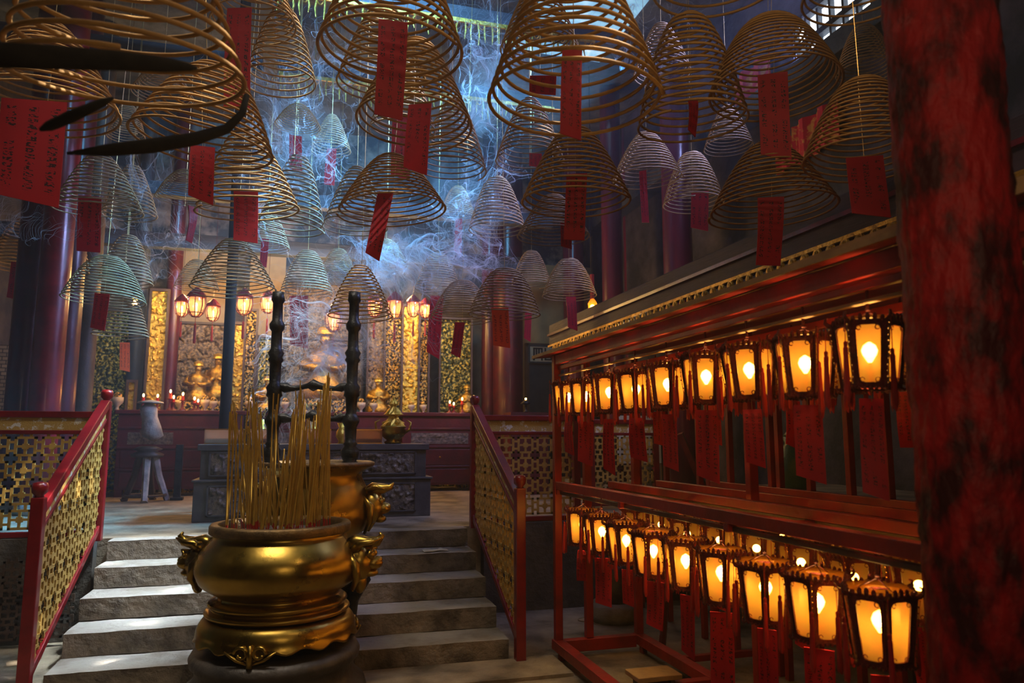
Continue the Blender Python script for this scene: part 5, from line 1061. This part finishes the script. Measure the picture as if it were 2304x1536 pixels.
# ---------------------------------------------------------------- haze and smoke
hz = bpy.data.materials.new('incense haze'); hz.use_nodes = True; nt = hz.node_tree; nt.nodes.remove(nt.nodes['Principled BSDF'])
vs_ = nt.nodes.new('ShaderNodeVolumeScatter'); vs_.inputs['Color'].default_value = (0.80, 0.88, 1.0, 1); vs_.inputs['Density'].default_value = 0.0055; vs_.inputs['Anisotropy'].default_value = 0.35
nt.links.new(vs_.outputs[0], nt.nodes['Material Output'].inputs['Volume'])
m_ = MB(); m_.bb((XL + 0.01, YF + 0.01, 0.01), (XR - 0.01, YB - 0.01, ZC - 0.01)); o = m_.build('incense_haze', hz); tag(o, 'thin blue incense haze filling the hall', 'haze', kind='stuff')

sv = bpy.data.materials.new('dense smoke'); sv.use_nodes = True; nt = sv.node_tree; nt.nodes.remove(nt.nodes['Principled BSDF'])
vs_ = nt.nodes.new('ShaderNodeVolumeScatter'); vs_.inputs['Color'].default_value = (0.82, 0.90, 1.0, 1); vs_.inputs['Density'].default_value = 0.10; vs_.inputs['Anisotropy'].default_value = 0.2
nt.links.new(vs_.outputs[0], nt.nodes['Material Output'].inputs['Volume'])
for i, (x, y, d, rx, rz_, lab) in enumerate(((760, 760, 6.6, 0.34, 0.5, 'pale smoke cloud rising between the bars of the burner frame'), (960, 600, 8.4, 0.62, 0.42, 'broad pale smoke cloud at the centre above the altar'),
        (1050, 470, 8.6, 0.42, 0.6, 'smoke column right of centre, under the largest coil'), (1100, 170, 8.8, 0.4, 0.75, 'smoke cloud high up left of the largest coil'), (650, 260, 8.6, 0.5, 0.6, 'smoke cloud among the coils left of the top centre coil'), (720, 870, 6.2, 0.3, 0.16, 'bright low puff of smoke over the frame bar'))):
    c_ = atd(x, y, d); m_ = MB(); m_.ball((0, 0, 0), 1.0, 28)
    m_.v = [tuple(Vector((v[0] * rx, v[1] * rx, v[2] * rz_)) * (1 + 0.55 * noise.noise(Vector(v) * 1.6 + Vector((i * 5, 0, 0))) + 0.25 * noise.noise(Vector(v) * 4 + Vector((i, 3, 0))))) for v in m_.v]
    o = m_.build('smoke_cloud', sv, smooth=True, loc=c_); tag(o, lab, 'smoke', kind='stuff')
sm = bpy.data.materials.new('smoke wisps'); sm.use_nodes = True; nt = sm.node_tree; N = nt.nodes; L = nt.links; N.remove(N['Principled BSDF'])
d1 = N.new('ShaderNodeBsdfDiffuse'); d1.inputs[0].default_value = (0.80, 0.88, 1.0, 1); d2 = N.new('ShaderNodeBsdfTranslucent'); d2.inputs[0].default_value = (0.80, 0.88, 1.0, 1); tp = N.new('ShaderNodeBsdfTransparent')
a_ = N.new('ShaderNodeMixShader'); a_.inputs[0].default_value = 0.5; L.new(d1.outputs[0], a_.inputs[1]); L.new(d2.outputs[0], a_.inputs[2])
b_ = N.new('ShaderNodeMixShader'); b_.inputs[0].default_value = 0.36; L.new(tp.outputs[0], b_.inputs[1]); L.new(a_.outputs[0], b_.inputs[2]); L.new(b_.outputs[0], N['Material Output'].inputs[0])
# wisps trace a swirling flow through each cloud: (x, y, half width, half height in the photo, distance, strands)
CL = [(745, 740, 75, 110, 6.6, 420), (715, 875, 50, 26, 6.2, 200), (800, 830, 110, 50, 6.4, 240), (690, 800, 50, 60, 6.4, 100), (870, 640, 70, 60, 8.0, 240), (960, 600, 110, 70, 8.4, 380), (1040, 520, 70, 110, 8.6, 320), (1080, 430, 60, 60, 8.6, 90),
      (640, 250, 110, 130, 8.6, 220), (700, 370, 60, 80, 8.2, 120), (740, 180, 60, 160, 9.2, 150), (1100, 170, 75, 130, 8.6, 230), (1040, 40, 60, 50, 9.0, 100), (1440, 60, 70, 60, 9.0, 110), (360, 560, 60, 80, 9.5, 90), (60, 470, 70, 50, 6.0, 50),
      (330, 440, 60, 60, 8.5, 70), (900, 720, 60, 40, 8.0, 90), (600, 380, 40, 90, 7.8, 90)]
pos = []; rad = []; cnt = []
rs = random.Random(5); NP = 44
for (x, y, hw, hh, d, n) in CL:
    C_ = atd(x, y, d); k = d / F
    for i in range(int(n * 2.0)):
        p = C_ + rt * (rs.gauss(0, 0.5) * hw * k) + Vector((0, 0, 1)) * (rs.gauss(0, 0.5) * hh * k) + fw * rs.gauss(0, 0.35)
        r0 = rs.uniform(0.0004, 0.0012) * d / 7; n_ = NP; st_ = 0.013 * d / 7
        for j in range(n_):
            q = p * 2.8; v = noise.noise_vector(q) + 0.7 * noise.noise_vector(q * 2.7 + Vector((7, 3, 1))); w2 = noise.noise_vector(p * 1.1 + Vector((3, 9, 2)))
            dr = Vector((v.y - v.z, v.z - v.x, v.x - v.y)) + w2 * 1.0 + Vector((0, 0, 0.10))
            p = p + dr.normalized() * st_
            pos += [p.x, p.y, p.z]; rad.append(r0 * math.sin(PI * (j + 0.5) / n_))
        cnt.append(n_)
hc = bpy.data.hair_curves.new('incense_smoke'); hc.add_curves(cnt)
hc.attributes['position'].data.foreach_set('vector', pos)
ra = hc.attributes.get('radius') or hc.attributes.new('radius', 'FLOAT', 'POINT'); ra.data.foreach_set('value', rad)
hc.materials.append(sm); o = bpy.data.objects.new('incense_smoke', hc); COL.objects.link(o); tag(o, 'swirling blue white wisps of incense smoke', 'smoke', kind='stuff')
